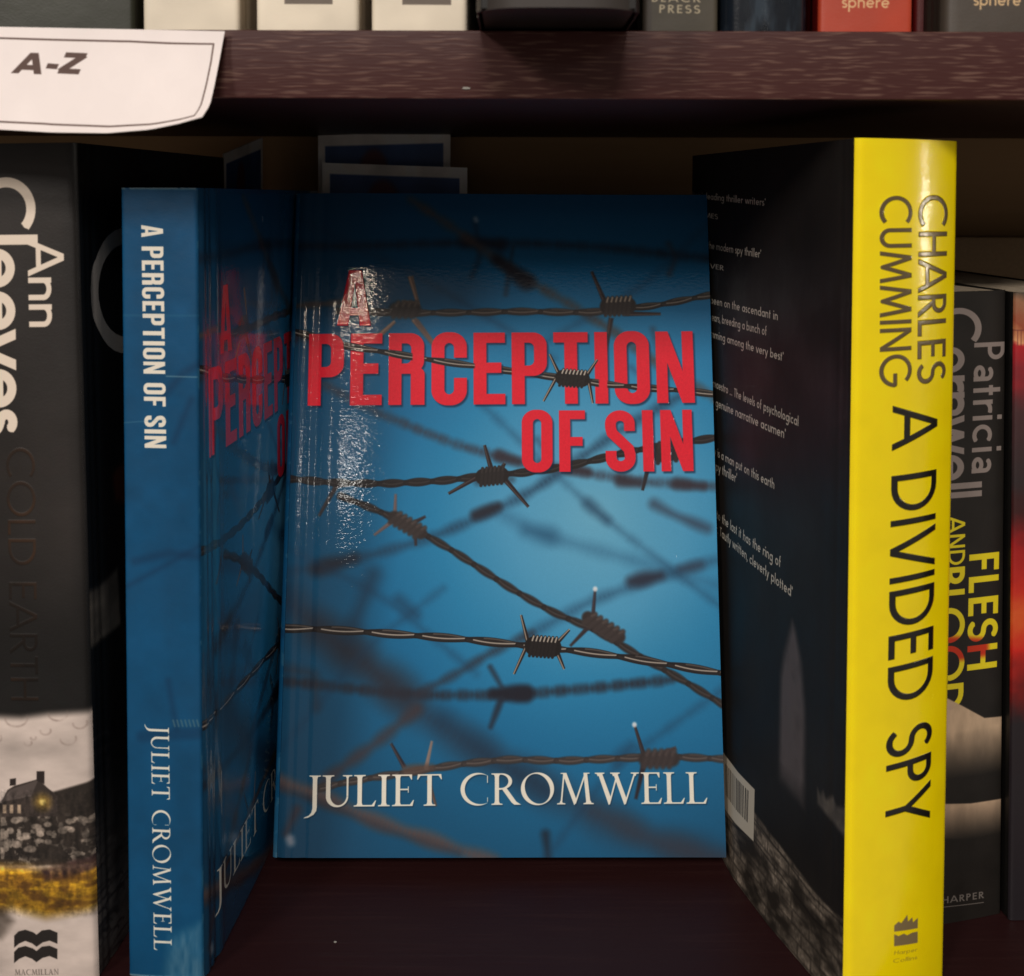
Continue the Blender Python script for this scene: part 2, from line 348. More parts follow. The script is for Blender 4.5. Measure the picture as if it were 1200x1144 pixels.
def print_mat(name, img, rough=.28, fine=(1500, .00002), wavy=(60, .0002), emb=None, emb_h=.0002, foil=None, spec=.5, scuff=.12, coat=0):
    m = bpy.data.materials.new(name); t, b = nt(m); N = t.nodes.new
    ti = N('ShaderNodeTexImage'); ti.image = img; ti.extension = 'EXTEND'; ti.interpolation = 'Cubic'
    link(t, ti.outputs[0], b.inputs['Base Color'])
    tc = N('ShaderNodeTexCoord')
    n1 = N('ShaderNodeTexNoise'); n1.inputs['Scale'].default_value = fine[0]; n1.inputs['Detail'].default_value = 2; mp1 = N('ShaderNodeMapping'); mp1.inputs['Scale'].default_value = (1, .55, 1.25); link(t, tc.outputs['Object'], mp1.inputs[0]); link(t, mp1.outputs[0], n1.inputs['Vector'])
    n2 = N('ShaderNodeTexNoise'); n2.inputs['Scale'].default_value = wavy[0]; n2.inputs['Detail'].default_value = 3; link(t, tc.outputs['Object'], n2.inputs['Vector'])
    def bumpn(src, dist, prev=None):
        bp = N('ShaderNodeBump'); bp.inputs['Strength'].default_value = 1; bp.inputs['Distance'].default_value = dist
        link(t, src, bp.inputs['Height'])
        if prev: link(t, prev.outputs[0], bp.inputs['Normal'])
        return bp
    b1 = bumpn(n2.outputs['Fac'], wavy[1]); b2 = bumpn(n1.outputs['Fac'], fine[1], b1); last = b2
    if emb is not None:
        te = N('ShaderNodeTexImage'); te.image = emb; te.extension = 'EXTEND'; last = bumpn(te.outputs[0], emb_h, b2)
    link(t, last.outputs[0], b.inputs['Normal'])
    if coat:
        b.inputs['Coat Weight'].default_value = coat; b.inputs['Coat Roughness'].default_value = .05; b.inputs['Coat IOR'].default_value = 1.5
        b3 = bumpn(n1.outputs['Fac'], fine[1]*.8, last); link(t, b3.outputs[0], b.inputs['Coat Normal'])
    n3 = N('ShaderNodeTexNoise'); n3.inputs['Scale'].default_value = 35; n3.inputs['Detail'].default_value = 6; link(t, tc.outputs['Object'], n3.inputs['Vector'])
    mr = N('ShaderNodeMapRange'); mr.inputs[1].default_value = .3; mr.inputs[2].default_value = .75; mr.inputs[3].default_value = rough-scuff/3; mr.inputs[4].default_value = rough+scuff
    link(t, n3.outputs['Fac'], mr.inputs[0]); link(t, mr.outputs[0], b.inputs['Roughness'])
    if foil is not None:
        tf = N('ShaderNodeTexImage'); tf.image = foil; tf.extension = 'EXTEND'; link(t, tf.outputs[0], b.inputs['Metallic'])
    b.inputs['Specular IOR Level'].default_value = spec
    return m
def page_mat():
    m = bpy.data.materials.new('page_edges'); t, b = nt(m); N = t.nodes.new
    tc = N('ShaderNodeTexCoord'); mp = N('ShaderNodeMapping'); mp.inputs['Scale'].default_value = (5200, 60, 60); link(t, tc.outputs['Object'], mp.inputs[0])
    nz = N('ShaderNodeTexNoise'); nz.inputs['Scale'].default_value = 1; nz.inputs['Detail'].default_value = 3; link(t, mp.outputs[0], nz.inputs['Vector'])
    cr = N('ShaderNodeValToRGB'); cr.color_ramp.elements[0].position = .3; cr.color_ramp.elements[0].color = (.26, .20, .13, 1); cr.color_ramp.elements[1].position = .7; cr.color_ramp.elements[1].color = (.60, .50, .37, 1)
    link(t, nz.outputs['Fac'], cr.inputs[0]); link(t, cr.outputs[0], b.inputs['Base Color']); b.inputs['Roughness'].default_value = .9
    bp = N('ShaderNodeBump'); bp.inputs['Distance'].default_value = .0002; link(t, nz.outputs['Fac'], bp.inputs['Height']); link(t, bp.outputs[0], b.inputs['Normal'])
    return m
PAGES = page_mat(); CORE = mat('card_core', (.55, .52, .47), .8)
def wood(name, base, streak, sx=170, sz=1100, amt=1.0, rough=.42, axis='z', bumpd=.00025):
    m = bpy.data.materials.new(name); t, b = nt(m); N = t.nodes.new
    tc = N('ShaderNodeTexCoord'); dn = N('ShaderNodeTexNoise'); dn.inputs['Scale'].default_value = 90; link(t, tc.outputs['Object'], dn.inputs['Vector'])
    mx = N('ShaderNodeMixRGB'); mx.blend_type = 'LINEAR_LIGHT'; mx.inputs[0].default_value = .0004; link(t, tc.outputs['Object'], mx.inputs[1]); link(t, dn.outputs['Color'], mx.inputs[2])
    mp = N('ShaderNodeMapping'); mp.inputs['Scale'].default_value = (sx, sz, sz); link(t, mx.outputs[0], mp.inputs[0])
    n1 = N('ShaderNodeTexNoise'); n1.inputs['Scale'].default_value = 1; n1.inputs['Detail'].default_value = 1.5; n1.inputs['Roughness'].default_value = .45; link(t, mp.outputs[0], n1.inputs['Vector'])
    n2 = N('ShaderNodeTexNoise'); n2.inputs['Scale'].default_value = 14; n2.inputs['Detail'].default_value = 5; link(t, tc.outputs['Object'], n2.inputs['Vector'])
    r1 = N('ShaderNodeMapRange'); r1.inputs[1].default_value = .53; r1.inputs[2].default_value = .70; r1.inputs[4].default_value = amt; link(t, n1.outputs['Fac'], r1.inputs[0])
    m2 = N('ShaderNodeMath'); m2.operation = 'MULTIPLY'; link(t, r1.outputs[0], m2.inputs[0])
    r2 = N('ShaderNodeMapRange'); r2.inputs[1].default_value = .35; r2.inputs[2].default_value = .6; r2.inputs[3].default_value = .5; link(t, n2.outputs['Fac'], r2.inputs[0]); link(t, r2.outputs[0], m2.inputs[1])
    c = N('ShaderNodeMixRGB'); c.inputs[1].default_value = (*base, 1); c.inputs[2].default_value = (*streak, 1); link(t, m2.outputs[0], c.inputs[0]); link(t, c.outputs[0], b.inputs['Base Color'])
    bp = N('ShaderNodeBump'); bp.inputs['Distance'].default_value = bumpd; link(t, n1.outputs['Fac'], bp.inputs['Height']); link(t, bp.outputs[0], b.inputs['Normal'])
    b.inputs['Roughness'].default_value = rough; b.inputs['Specular IOR Level'].default_value = .22
    return m

# ================================================================== mesh helpers
def add_obj(name, verts, faces, mats, parent=None, uvs=None, fm=None, smooth=None):
    me = bpy.data.meshes.new(name); me.from_pydata([tuple(v) for v in verts], [], faces)
    for m in (mats if isinstance(mats, (list, tuple)) else [mats]): me.materials.append(m)
    if fm is not None: me.polygons.foreach_set('material_index', fm)
    if uvs is not None:
        l = me.uv_layers.new(name='UVMap'); idx = np.zeros(len(me.loops), int); me.loops.foreach_get('vertex_index', idx)
        l.data.foreach_set('uv', np.array(uvs, np.float32)[idx].ravel())
    if smooth is not None: me.polygons.foreach_set('use_smooth', smooth)
    me.update(); o = bpy.data.objects.new(name, me); COL.objects.link(o)
    if parent: o.parent = parent
    return o
def thing(name, label, cat, M=None, group=None):
    o = bpy.data.objects.new(name, None); COL.objects.link(o); o.empty_display_size = .02
    if M is not None: o.matrix_world = M
    o['label'] = label; o['category'] = cat
    if group: o['group'] = group
    return o
def box(name, a, b, m, parent=None, bev=.0):
    bm = bmesh.new(); bmesh.ops.create_cube(bm, size=1)
    for v in bm.verts: v.co = Vector([(a[i]+b[i])/2+v.co[i]*(b[i]-a[i]) for i in range(3)])
    if bev: bmesh.ops.bevel(bm, geom=bm.edges[:], offset=bev, segments=3, affect='EDGES', profile=.6)
    me = bpy.data.meshes.new(name); bm.to_mesh(me); bm.free(); me.materials.append(m)
    if bev:
        me.polygons.foreach_set('use_smooth', [True]*len(me.polygons)); me.set_sharp_from_angle(angle=R(40))
    o = bpy.data.objects.new(name, me); COL.objects.link(o)
    if parent: o.parent = parent
    return o
CORE_NOW = [CORE]
def shell(name, f, nu, nv, thick, m, parent, us=None, vs=None, wrap=()):
    """a thin sheet: f(u, v) in 0..1 -> (point, outward normal guess); outer face printed, edges and back card"""
    us = us or [i/nu for i in range(nu+1)]; vs = vs or [i/nv for i in range(nv+1)]
    nu, nv = len(us)-1, len(vs)-1
    out = []; uv = []
    for v in vs:
        for u in us: out.append(np.array(f(u, v), float)); uv.append((u, v))
    G = np.array(out).reshape(nv+1, nu+1, 3)
    du = np.gradient(G, axis=1); dv = np.gradient(G, axis=0); n = np.cross(du, dv); n /= np.linalg.norm(n, axis=2)[..., None]+1e-12
    inn = G-n*thick
    V = list(G.reshape(-1, 3))+list(inn.reshape(-1, 3)); k = (nu+1)*(nv+1)
    F = []; fm = []; sm = []
    for j in range(nv):
        for i in range(nu):
            a = j*(nu+1)+i; F.append((a, a+1, a+nu+2, a+nu+1)); fm.append(0); sm.append(True)
            F.append((k+a, k+a+nu+1, k+a+nu+2, k+a+1)); fm.append(1); sm.append(True)
    W = nu+1
    for i in range(nu):
        F.append((i, k+i, k+i+1, i+1)); F.append((nv*W+i, nv*W+i+1, k+nv*W+i+1, k+nv*W+i)); fm += [1, 1]; sm += [False]*2
    for j in range(nv):
        a = j*W; b = a+W; F.append((a, b, k+b, k+a)); a += nu; b += nu; F.append((a, k+a, k+b, b)); fm += [0 if 0 in wrap else 1, 0 if 1 in wrap else 1]; sm += [False]*2
    o = add_obj(name, V, F, [m, CORE_NOW[0]], parent, uv+uv, fm, sm)
    me = o.data; me.set_sharp_from_angle(angle=R(50))
    return o

def book_frame(x, y, z, yaw, lean_axis=None, lean=0):
    M = Matrix.Translation((x, y, z)) @ Matrix.Rotation(R(yaw), 4, 'Z')
    if lean_axis: M = M @ Matrix.Rotation(R(lean), 4, lean_axis)
    return M
def plane_of(M, o, u, v):
    """an ideal face of a book as origin and unit axes in the world, for laying out its print"""
    O = M @ Vector(o); a = (M.to_3x3() @ Vector(u)).normalized(); b = (M.to_3x3() @ Vector(v)).normalized()
    return (np.array(O), np.array(a), np.array(b))

def build_book(root, T, W, H, ms, mf, mb, skew=0, bulge=.0008, round_=.0012, hinge=.00035, right=None, left=None, detail=1, curl=0, pages=None):
    """root frame: spine on the -y side, x across the thickness, y depth, z up.
       x=T side is the front cover, x=0 side the back cover.  skew = the spine is turned (deg) against the covers"""
    Tx = T*math.cos(R(skew)); Ty = T*math.sin(R(skew)); th = .00035; r = round_
    nx, ny = Ty/T, -Tx/T                                   # outward normal of the spine
    tx, ty = Tx/T, Ty/T
    nv = 10*detail if detail > 1 else 6
    def spine(u, v):
        s = u; e = 4*s*(1-s); rr = 0
        d = bulge*e
        k = min(s, 1-s)*T
        if k < r: d -= r*(1-math.sqrt(max(0, 1-(1-k/r)**2)))
        return (s*Tx+nx*d, s*Ty+ny*d, v*H)
    us = [0, .012, .03, .055, .08, .14, .22, .32, .42, .5, .58, .68, .78, .86, .92, .945, .97, .988, 1]
    shell('spine', spine, 0, nv, th, ms, root, us=us, wrap=(0, 1))
    def crease(y):                                         # hinge groove and soft roll next to the spine
        a = -.0009*math.exp(-(y/.0016)**2) if y < .02 else 0
        return a-hinge*math.exp(-((y-.0085)/.0011)**2)+hinge*.5*math.exp(-((y-.0125)/.0022)**2)-hinge*.6*math.exp(-((y-.0045)/.0008)**2)
    n0 = [i*.0007 for i in range(28)]; rest = [n0[-1]+(W-n0[-1])*i/26 for i in range(1, 27)]
    ys = [a/W for a in n0+rest]
    off = r*.35
    def front(u, v):
        y = u*W; d = crease(y)+(right(y, v) if right else 0)+curl*(max(0, u-.8)/.2)**2
        return (Tx+d, Ty+off+y*(1-off/W), v*H)
    def back(u, v):                                        # u runs from the fore edge to the spine
        y = (1-u)*W; d = crease(y)+(left(y, v) if left else 0)
        return (-d, off+y*(1-off/W), v*H)
    shell('front_cover', front, 0, nv, th, mf, root, us=ys, wrap=(0,))
    shell('back_cover', back, 0, nv, th, mb, root, us=[1-a for a in reversed(ys)], wrap=(1,))
    # page block: a prism between the covers, its top a hair below the covers
    g = .0011; q = .0004
    P = [(g, g+.0015), (Tx-g, Ty+g+.0015), (Tx-g, Ty+W-q*2), (g, W-q*2)]
    V = [(x, y, z) for z in (q, H-q) for x, y in P]
    F = [(3, 2, 1, 0), (4, 5, 6, 7), (0, 1, 5, 4), (1, 2, 6, 5), (2, 3, 7, 6), (3, 0, 4, 7)]
    return add_obj('page_block', V, F, pages or PAGES, root)

# ================================================================== the bookcase
WOODF = wood('mahogany_edge', (.058, .0185, .0165), (.17, .092, .070), sx=130, sz=1800, amt=.85, bumpd=.00006)
WOOD = wood('mahogany', (.027, .0082, .0085), (.040, .015, .014), sx=25, sz=500, amt=.5, rough=.45, bumpd=.0001)
PANEL = wood('brown_panel', (.42, .26, .13), (.48, .30, .16), sx=20, sz=400, amt=.4, rough=.7, bumpd=.00005)
case = thing('bookcase', 'dark mahogany bookcase with wood grain shelf edge and brown back panel', 'bookcase')
ZT0, ZT1, YF, YB = .21876, .23386, .292, .481
box('shelf_board', (-.34, YF+.0012, ZT0), (.34, YB-.001, ZT1), WOOD, case)
box('edge_strip', (-.34, YF-.0003, ZT0-.0002), (.34, YF+.0011, ZT1+.0002), WOODF, case, .0004)
box('shelf_board', (-.34, YF+.0012, -.0148), (.34, YB-.001, 0), WOOD, case)
box('edge_strip', (-.34, YF-.0003, -.015), (.34, YF+.0011, .0002), WOODF, case, .0004)
box('back_panel', (-.34, YB, -.03), (.34, YB+.006, .47), PANEL, case)
box('side_panel', (-.356, YF, -.03), (-.341, YB, .47), WOOD, case, .0005)
box('side_panel', (.341, YF, -.03), (.356, YB, .47), WOOD, case, .0005)
box('shelf_board', (-.34, YF+.0012, .455), (.34, YB-.001, .47), WOOD, case)

# ================================================================== blue paperback: print
LEAN = 13.56; CYAW = .32; TB = .0192; WB = .1316; HB = .198
cf = Matrix.Rotation(R(CYAW), 3, 'Z')
ex = cf @ Vector((1, 0, 0)); eyv = cf @ Vector((0, 1, 0))
up = Vector((0, 0, 1))*math.cos(R(LEAN))+eyv*math.sin(R(LEAN))
nin = ex.cross(up) * -1                                     # into the book
if nin.y < 0: nin = -nin
Bc = Vector((-.0689, .3614, TB*math.sin(R(LEAN))+.0002))    # front bottom left corner of the cover
org = Bc+nin*TB
CM = Matrix(((-nin.x, ex.x, up.x, org.x), (-nin.y, ex.y, up.y, org.y), (-nin.z, ex.z, up.z, org.z), (0, 0, 0, 1)))
S = Sheet(131.6, 198, 8, (46, 124, 166), (np.array(Bc), np.array(ex), np.array(up)))
def pxmm(): a = S.P(500, 600); b = S.P(600, 600); return (b[0]-a[0])/100
K = pxmm()                                                 # mm on the cover for one photo pixel
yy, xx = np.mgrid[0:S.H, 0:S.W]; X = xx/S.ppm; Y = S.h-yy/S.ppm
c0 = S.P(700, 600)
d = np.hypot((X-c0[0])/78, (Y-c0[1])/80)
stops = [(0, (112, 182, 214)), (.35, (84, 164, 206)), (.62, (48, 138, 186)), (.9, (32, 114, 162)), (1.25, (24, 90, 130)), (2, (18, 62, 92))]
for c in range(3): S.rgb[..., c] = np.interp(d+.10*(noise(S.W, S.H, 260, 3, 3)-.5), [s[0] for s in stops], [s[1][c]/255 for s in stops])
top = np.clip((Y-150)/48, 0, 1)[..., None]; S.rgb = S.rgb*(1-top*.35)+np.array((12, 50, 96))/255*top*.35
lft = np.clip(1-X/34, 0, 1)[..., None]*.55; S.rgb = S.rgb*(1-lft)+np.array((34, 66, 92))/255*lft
DK = (38, 32, 36); BR = (84, 66, 60)
def soft_wire(pts, w, soft, col=DK, a=.75, lum=.35, seed=1, per=22):
    """a wire out of focus: width and tone pulse with the twist"""
    q, L = resample(S.L(pts), max(12, int(len(pts)*10))); M = S.layer(); n = len(q)
    wd = [w*K*(.88+.22*math.sin(L/K*i/n/per*2*math.pi+seed)) for i in range(n)]
    S.line(M, [tuple(p) for p in q], wd, soft*1.45*K)
    M *= (1-lum*.6)+lum*.6*noise(S.W, S.H, int(per*K*S.ppm*.6), 2, seed)*1.4
    S.ink(np.clip(M, 0, 1), tuple(.8*c_+.2*g_ for c_, g_ in zip(col, (34, 50, 70))), a)
def grey(c, k=.5, g=.86):
    m = sum(c)/3; return tuple((v*(1-k)+m*k)*g for v in c)
def twist(pts, w, per, soft=0, dark=(44, 38, 38), mid=(80, 72, 70), light=(196, 180, 162), la=.9, seed=0, lay=None):
    w *= 1.12; per *= 1.3; dark, mid, light = grey(dark), grey(mid), grey(light, .35, .97)
    q, L = resample(S.L(pts), max(60, int(len(pts)*40))); n = len(q); t = np.gradient(q, axis=0); t /= np.linalg.norm(t, axis=1)[:, None]
    nn = np.stack([-t[:, 1], t[:, 0]], 1); ph = np.linspace(0, L/K/per*math.pi, n)+seed
    A = [q+nn*(w*.20*K*np.sin(ph))[:, None], q-nn*(w*.20*K*np.sin(ph))[:, None]]
    tot = S.layer(); half = (ph/math.pi).astype(int)
    for k in range(half.min(), half.max()+1):
        id_ = np.where(half == k)[0]
        if len(id_) < 2: continue
        i0, i1 = id_[0], min(n-1, id_[-1]+1)
        for which in ((k % 2), 1-(k % 2)):
            p = [tuple(v) for v in A[which][i0:i1+1]]; over = which != k % 2
            M = S.layer(); S.line(M, p, w*.50*K, (.5+soft)*K); tot = np.maximum(tot, M); S.ink(M, dark)
            M = S.layer(); S.line(M, p, w*.26*K, (.9+soft)*K); S.ink(M, mid, .38)
            off = nn[i0:i1+1]*w*.12*K; la_ = la*.85
            hl = [tuple(v) for v in (A[which][i0:i1+1]+off)]; m_ = len(hl)
            M = S.layer(); S.line(M, hl[m_//8:] if over else hl[m_//3:], max(.9, w*.13)*K, (.4+soft*.7)*K); S.ink(M, light, la_ if over else la_*.35)
    return tot
def spike(a, b, w, soft=0, dark=(40, 34, 36), light=(190, 168, 148), la=.7, tip=False):
    a = S.P(*a); b = S.P(*b)
    n = np.array([-(b[1]-a[1]), b[0]-a[0]]); n = n/np.hypot(*n)*w*K/2
    P = [(a[0]+n[0], a[1]+n[1]), (b[0]+n[0]*.55, b[1]+n[1]*.55), (b[0]-n[0]*.55, b[1]-n[1]*.55), (a[0]-n[0], a[1]-n[1])]
    M = S.layer(); S.poly(M, P, (.4+soft)*K); S.ink(M, dark); T_ = M
    if la: M = S.layer(); k = n*(.35 if n[0] < 0 else -.35); S.line(M, [(a[0]+k[0], a[1]+k[1]), (b[0]+k[0]*.6, b[1]+k[1]*.6)], w*.25*K, (.3+soft)*K); S.ink(M, light, la)
    if tip: M = S.layer(); S.ell(M, b, 2.6*K, 2.8*K, 1.6*K); S.ink(M, (235, 240, 245), .9)
    return T_
def knot(c, ang, ln, ht, soft=0, coils=6, dark=(44, 36, 36), light=(214, 190, 160), la=.9):
    dark, light = grey(dark), grey(light, .35, .97)
    c = np.array(S.P(*c)); a = R(ang); ex_ = np.array([math.cos(a), math.sin(a)]); ey_ = np.array([-math.sin(a), math.cos(a)])
    tot = S.layer()
    M = S.layer(); S.line(M, [tuple(c-ex_*(ln/2-ht*.3)*K), tuple(c+ex_*(ln/2-ht*.3)*K)], ht*.86*K, (.5+soft)*K); S.ink(M, dark); tot = np.maximum(tot, M)
    for i in range(coils):
        p = c+ex_*((i+.5)/coils-.5)*ln*.86*K; sk = ex_*ln/coils*.35*K
        M = S.layer(); S.line(M, [tuple(p-ey_*ht*.44*K-sk), tuple(p+ey_*ht*.44*K+sk)], ln/coils*.66*K, (.4+soft)*K); S.ink(M, tuple(v*1.15 for v in dark)); tot = np.maximum(tot, M)
        if la: M = S.layer(); S.line(M, [tuple(p+ey_*ht*.24*K+sk*.2), tuple(p+ey_*ht*.44*K+sk)], 1.6*K, (.4+soft)*K); S.ink(M, light, la)
    return tot
# far, soft wires
soft_wire([(330, 700), (400, 755), (480, 825), (560, 880), (680, 945), (760, 985), (870, 1015)], 30, 15, (52, 50, 62), .74, .5, 2, 90)
soft_wire([(370, 740), (420, 770), (475, 815)], 34, 16, (54, 40, 40), .62, .3, 3, 60)
soft_wire([(520, 845), (575, 885), (640, 925)], 22, 12, (30, 48, 70), .5, .3, 3, 60)
soft_wire([(700, 950), (760, 980), (850, 1008)], 22, 9, (66, 62, 70), .6, .3, 4, 60)
soft_wire([(438, 675), (428, 700), (410, 745)], 17, 8, (36, 62, 86), .7, .2, 1, 60)
soft_wire([(580, 598), (640, 628), (740, 655), (860, 690)], 10, 8, (52, 108, 146), .55, .4, 5, 50)
soft_wire([(618, 622), (645, 628)], 16, 9, (40, 92, 130), .6, 0, 5, 50)
soft_wire([(620, 745), (690, 706), (760, 680), (812, 664), (860, 650)], 9, 6, (44, 84, 116), .7, .4, 6, 40)
soft_wire([(742, 681), (775, 674)], 15, 5, (52, 46, 58), .85, 0, 6, 40); soft_wire([(800, 666), (822, 661)], 10, 5, (60, 66, 84), .7, 0, 6, 40)
soft_wire([(330, 672), (390, 664), (440, 650), (500, 633), (560, 608), (620, 578), (690, 530), (740, 495), (800, 462)], 10, 5, (42, 70, 96), .78, .4, 7, 40)
soft_wire([(372, 668), (415, 655)], 16, 6, (48, 42, 48), .8, 0, 7, 60); soft_wire([(558, 604), (584, 594)], 12, 4, (50, 44, 50), .9, 0, 7, 60)
soft_wire([(380, 452), (430, 480), (480, 500), (530, 520), (600, 540), (700, 556), (760, 564), (860, 570)], 9, 4, (70, 66, 76), .8, .5, 8, 17)
for p in ([(585, 534), (608, 541)], [(668, 548), (690, 553)], [(728, 563), (750, 566)], [(795, 566), (825, 569)]): soft_wire(p, 13, 4, (66, 50, 54), .85, 0, 2, 60)
soft_wire([(768, 590), (790, 602), (830, 618)], 11, 5, (62, 58, 72), .7, .3, 2, 60)
soft_wire([(330, 290), (420, 290), (560, 284), (640, 286), (720, 290), (830, 302)], 8, 5, (40, 42, 54), .8, .5, 9, 24)
soft_wire([(545, 284), (585, 288)], 15, 6, (34, 32, 42), .85, 0, 9, 60); soft_wire([(783, 285), (792, 300), (784, 320)], 6, 4, (70, 60, 66), .7, 0, 3, 60); soft_wire([(555, 258), (562, 300), (552, 325)], 5, 4, (34, 40, 54), .6, 0, 3, 60)
soft_wire([(480, 235), (530, 268), (600, 318), (660, 352), (720, 388), (770, 425), (850, 472)], 10, 4.5, (96, 78, 70), .85, .45, 10, 30)
soft_wire([(582, 305), (616, 330)], 19, 5, (38, 34, 40), .9, 0, 10, 60); soft_wire([(600, 290), (592, 345)], 5, 3, (50, 44, 50), .6, 0, 10, 60)
soft_wire([(765, 385), (772, 412)], 6, 4, (70, 66, 80), .6, 0, 3, 60); soft_wire([(740, 430), (752, 440)], 6, 4, (50, 90, 130), .6, 0, 3, 60)
soft_wire([(630, 515), (640, 530)], 8, 4, (60, 70, 90), .5, 0, 3, 60)
soft_wire([(325, 800), (370, 803), (450, 812), (500, 815), (600, 815), (700, 806), (790, 796)], 10, 3.5, (48, 46, 54), .9, .4, 11, 22)
soft_wire([(580, 813), (618, 813)], 18, 3.5, (38, 34, 42), .95, 0, 11, 60)
soft_wire([(576, 782), (590, 806)], 5, 2.5, (46, 50, 62), .8, 0, 1, 60); soft_wire([(589, 820), (577, 852)], 7, 2.5, (42, 46, 58), .85, 0, 1, 60)
soft_wire([(490, 815), (540, 788), (575, 766), (625, 742)], 9, 4, (56, 56, 66), .8, .3, 12, 30)
soft_wire([(490, 832), (450, 866), (410, 895), (380, 918)], 13, 5, (76, 62, 64), .85, .35, 13, 36)
soft_wire([(330, 785), (370, 790), (372, 830)], 9, 6, (60, 50, 54), .6, .2, 13, 36)
soft_wire([(318, 915), (370, 930), (440, 962), (500, 982), (580, 1010)], 15, 5, (110, 88, 82), .95, .45, 14, 62)
soft_wire([(330, 925), (400, 950), (460, 975), (540, 1000)], 7, 5, (52, 40, 44), .6, .6, 15, 60)
soft_wire([(350, 950), (337, 978)], 9, 5, (76, 56, 58), .85, 0, 15, 60); soft_wire([(342, 985), (343, 988)], 9, 3, (180, 180, 190), .8, 0, 15, 60)
soft_wire([(642, 978), (645, 1003)], 9, 4, (30, 34, 44), .8, 0, 15, 60); soft_wire([(556, 257), (557, 259)], 5, 2.5, (170, 190, 210), .8, 0, 15, 60)
for p_ in ([(330, 640), (450, 700), (560, 790)], [(560, 470), (700, 600), (860, 720)], [(330, 250), (500, 330), (650, 420)], [(640, 1010), (720, 900), (860, 800)], [(860, 230), (760, 330), (640, 400)], [(330, 880), (430, 760), (520, 690)]):
    soft_wire(p_, 7, 5, (34, 66, 96), .42, .4, len(p_), 34)
for p_ in ([(690, 590), (712, 609)], [(468, 704), (490, 722)], [(726, 890), (742, 874)]): soft_wire(p_, 12, 6, (34, 58, 84), .5, 0, 1, 40)
# mid focus
soft_wire([(330, 362), (345, 360), (400, 356)], 8, 2.5, (110, 86, 74), .9, .3, 1, 30)
for a, b in (((480, 325), (490, 360)), ((440, 398), (462, 378)), ((484, 375), (512, 408))): spike(a, b, 7, 1.2, (122, 100, 90), (196, 160, 136), .7)
spike((470, 356), (490, 356), 6, 1.2, (150, 122, 106), (210, 176, 150), .7); soft_wire([(488, 378), (512, 412)], 6, 1.5, (122, 98, 88), .9, 0, 1, 60)
twist([(395, 366), (470, 368), (540, 367), (610, 365), (690, 366), (725, 362)], 9.5, 33, 1.0, (64, 56, 56), (128, 104, 92), (196, 168, 146), .6, 1)
twist([(725, 362), (770, 357), (830, 345), (850, 342)], 9, 30, .4, (52, 46, 46), (110, 92, 80), (206, 184, 160), .7, 2)
knot((474, 364), 0, 34, 20, 2.4, 4, (78, 66, 64), (190, 160, 130), .4)
for a, b, s_ in (((708, 352), (693, 318), 1.0), ((716, 372), (710, 412), 1.2), ((732, 367), (774, 367), .8)): spike(a, b, 6, s_, (52, 44, 46), (140, 120, 108), .4)
knot((724, 358), 3, 38, 24, 1.0, 6, (70, 58, 56), (226, 196, 160), .8)
spike((396, 568), (374, 606), 6, 1.2, (60, 54, 56), (120, 110, 104), .2)
twist([(330, 562), (390, 567), (450, 568), (520, 564), (577, 557), (625, 553), (680, 543), (740, 528), (800, 518), (862, 508)], 10, 24, .4, (50, 44, 46), (72, 62, 60), (120, 104, 96), .35, 1)
soft_wire([(560, 565), (600, 562)], 8, 3, (50, 44, 48), .5, 0, 1, 30)
for a, b in (((576, 550), (568, 522)), ((566, 556), (526, 579)), ((586, 552), (592, 543)), ((592, 562), (620, 594))): spike(a, b, 6, .2, (48, 40, 42), (180, 160, 146), .25)
knot((577, 558), 6, 34, 22, .3, 6, (54, 46, 46), (150, 130, 116), .15)
spike((762, 540), (754, 574), 6, .4, (50, 46, 50), (100, 90, 90), .2); spike((785, 530), (779, 508), 5, .6, (50, 46, 50), (100, 90, 90), .1)
knot((787, 528), 8, 42, 25, .8, 5, (58, 50, 52), (120, 100, 96), .2)
twist([(398, 582), (440, 598), (475, 614), (530, 645), (600, 690), (650, 718), (700, 738), (740, 762), (800, 795), (862, 832)], 9, 24, 1.3, (50, 42, 44), (104, 84, 76), (150, 126, 112), .4, 1)
for a, b in (((463, 608), (464, 580)), ((460, 612), (439, 628))): spike(a, b, 5, 1, (110, 92, 92), (170, 150, 150), .3)
for a, b in (((486, 613), (499, 606)), ((487, 622), (488, 640))): spike(a, b, 5, 1, (56, 48, 52), (90, 80, 80), .2)
knot((478, 616), -30, 46, 17, 1.6, 6, (72, 58, 56), (140, 116, 104), .35)
spike((696, 728), (699, 690), 5, .9, (56, 52, 60), (120, 110, 110), .3, True); spike((690, 736), (670, 757), 5, .9, (56, 48, 52), (90, 80, 80), .2)
knot((709, 735), -31, 52, 17, 1.6, 6, (74, 58, 56), (150, 126, 112), .35)
twist([(375, 925), (420, 915), (480, 906), (540, 896), (600, 890), (660, 892), (720, 889), (780, 886), (862, 889)], 9, 27, 1.0, (66, 56, 58), (128, 106, 98), (176, 150, 134), .5, 1)
for a, b, c_ in (((476, 900), (460, 872), (44, 40, 48)), ((501, 902), (508, 869), (136, 120, 116)), ((504, 915), (513, 945), (90, 72, 66))): spike(a, b, 5, .8, c_, (170, 150, 140), .3)
soft_wire([(478, 903), (508, 900)], 10, 2.5, (110, 84, 70), .8, 0, 1, 60)
spike((757, 884), (746, 849), 5, .5, (52, 46, 50), (110, 100, 100), .3, True); spike((757, 896), (748, 936), 6, 1.3, (46, 42, 50), (80, 70, 74), .1); spike((780, 882), (795, 876), 6, 1.3, (76, 62, 64), (90, 80, 80), .1)
knot((775, 889), 0, 42, 19, 2.2, 5, (74, 58, 58), (150, 124, 112), .25)
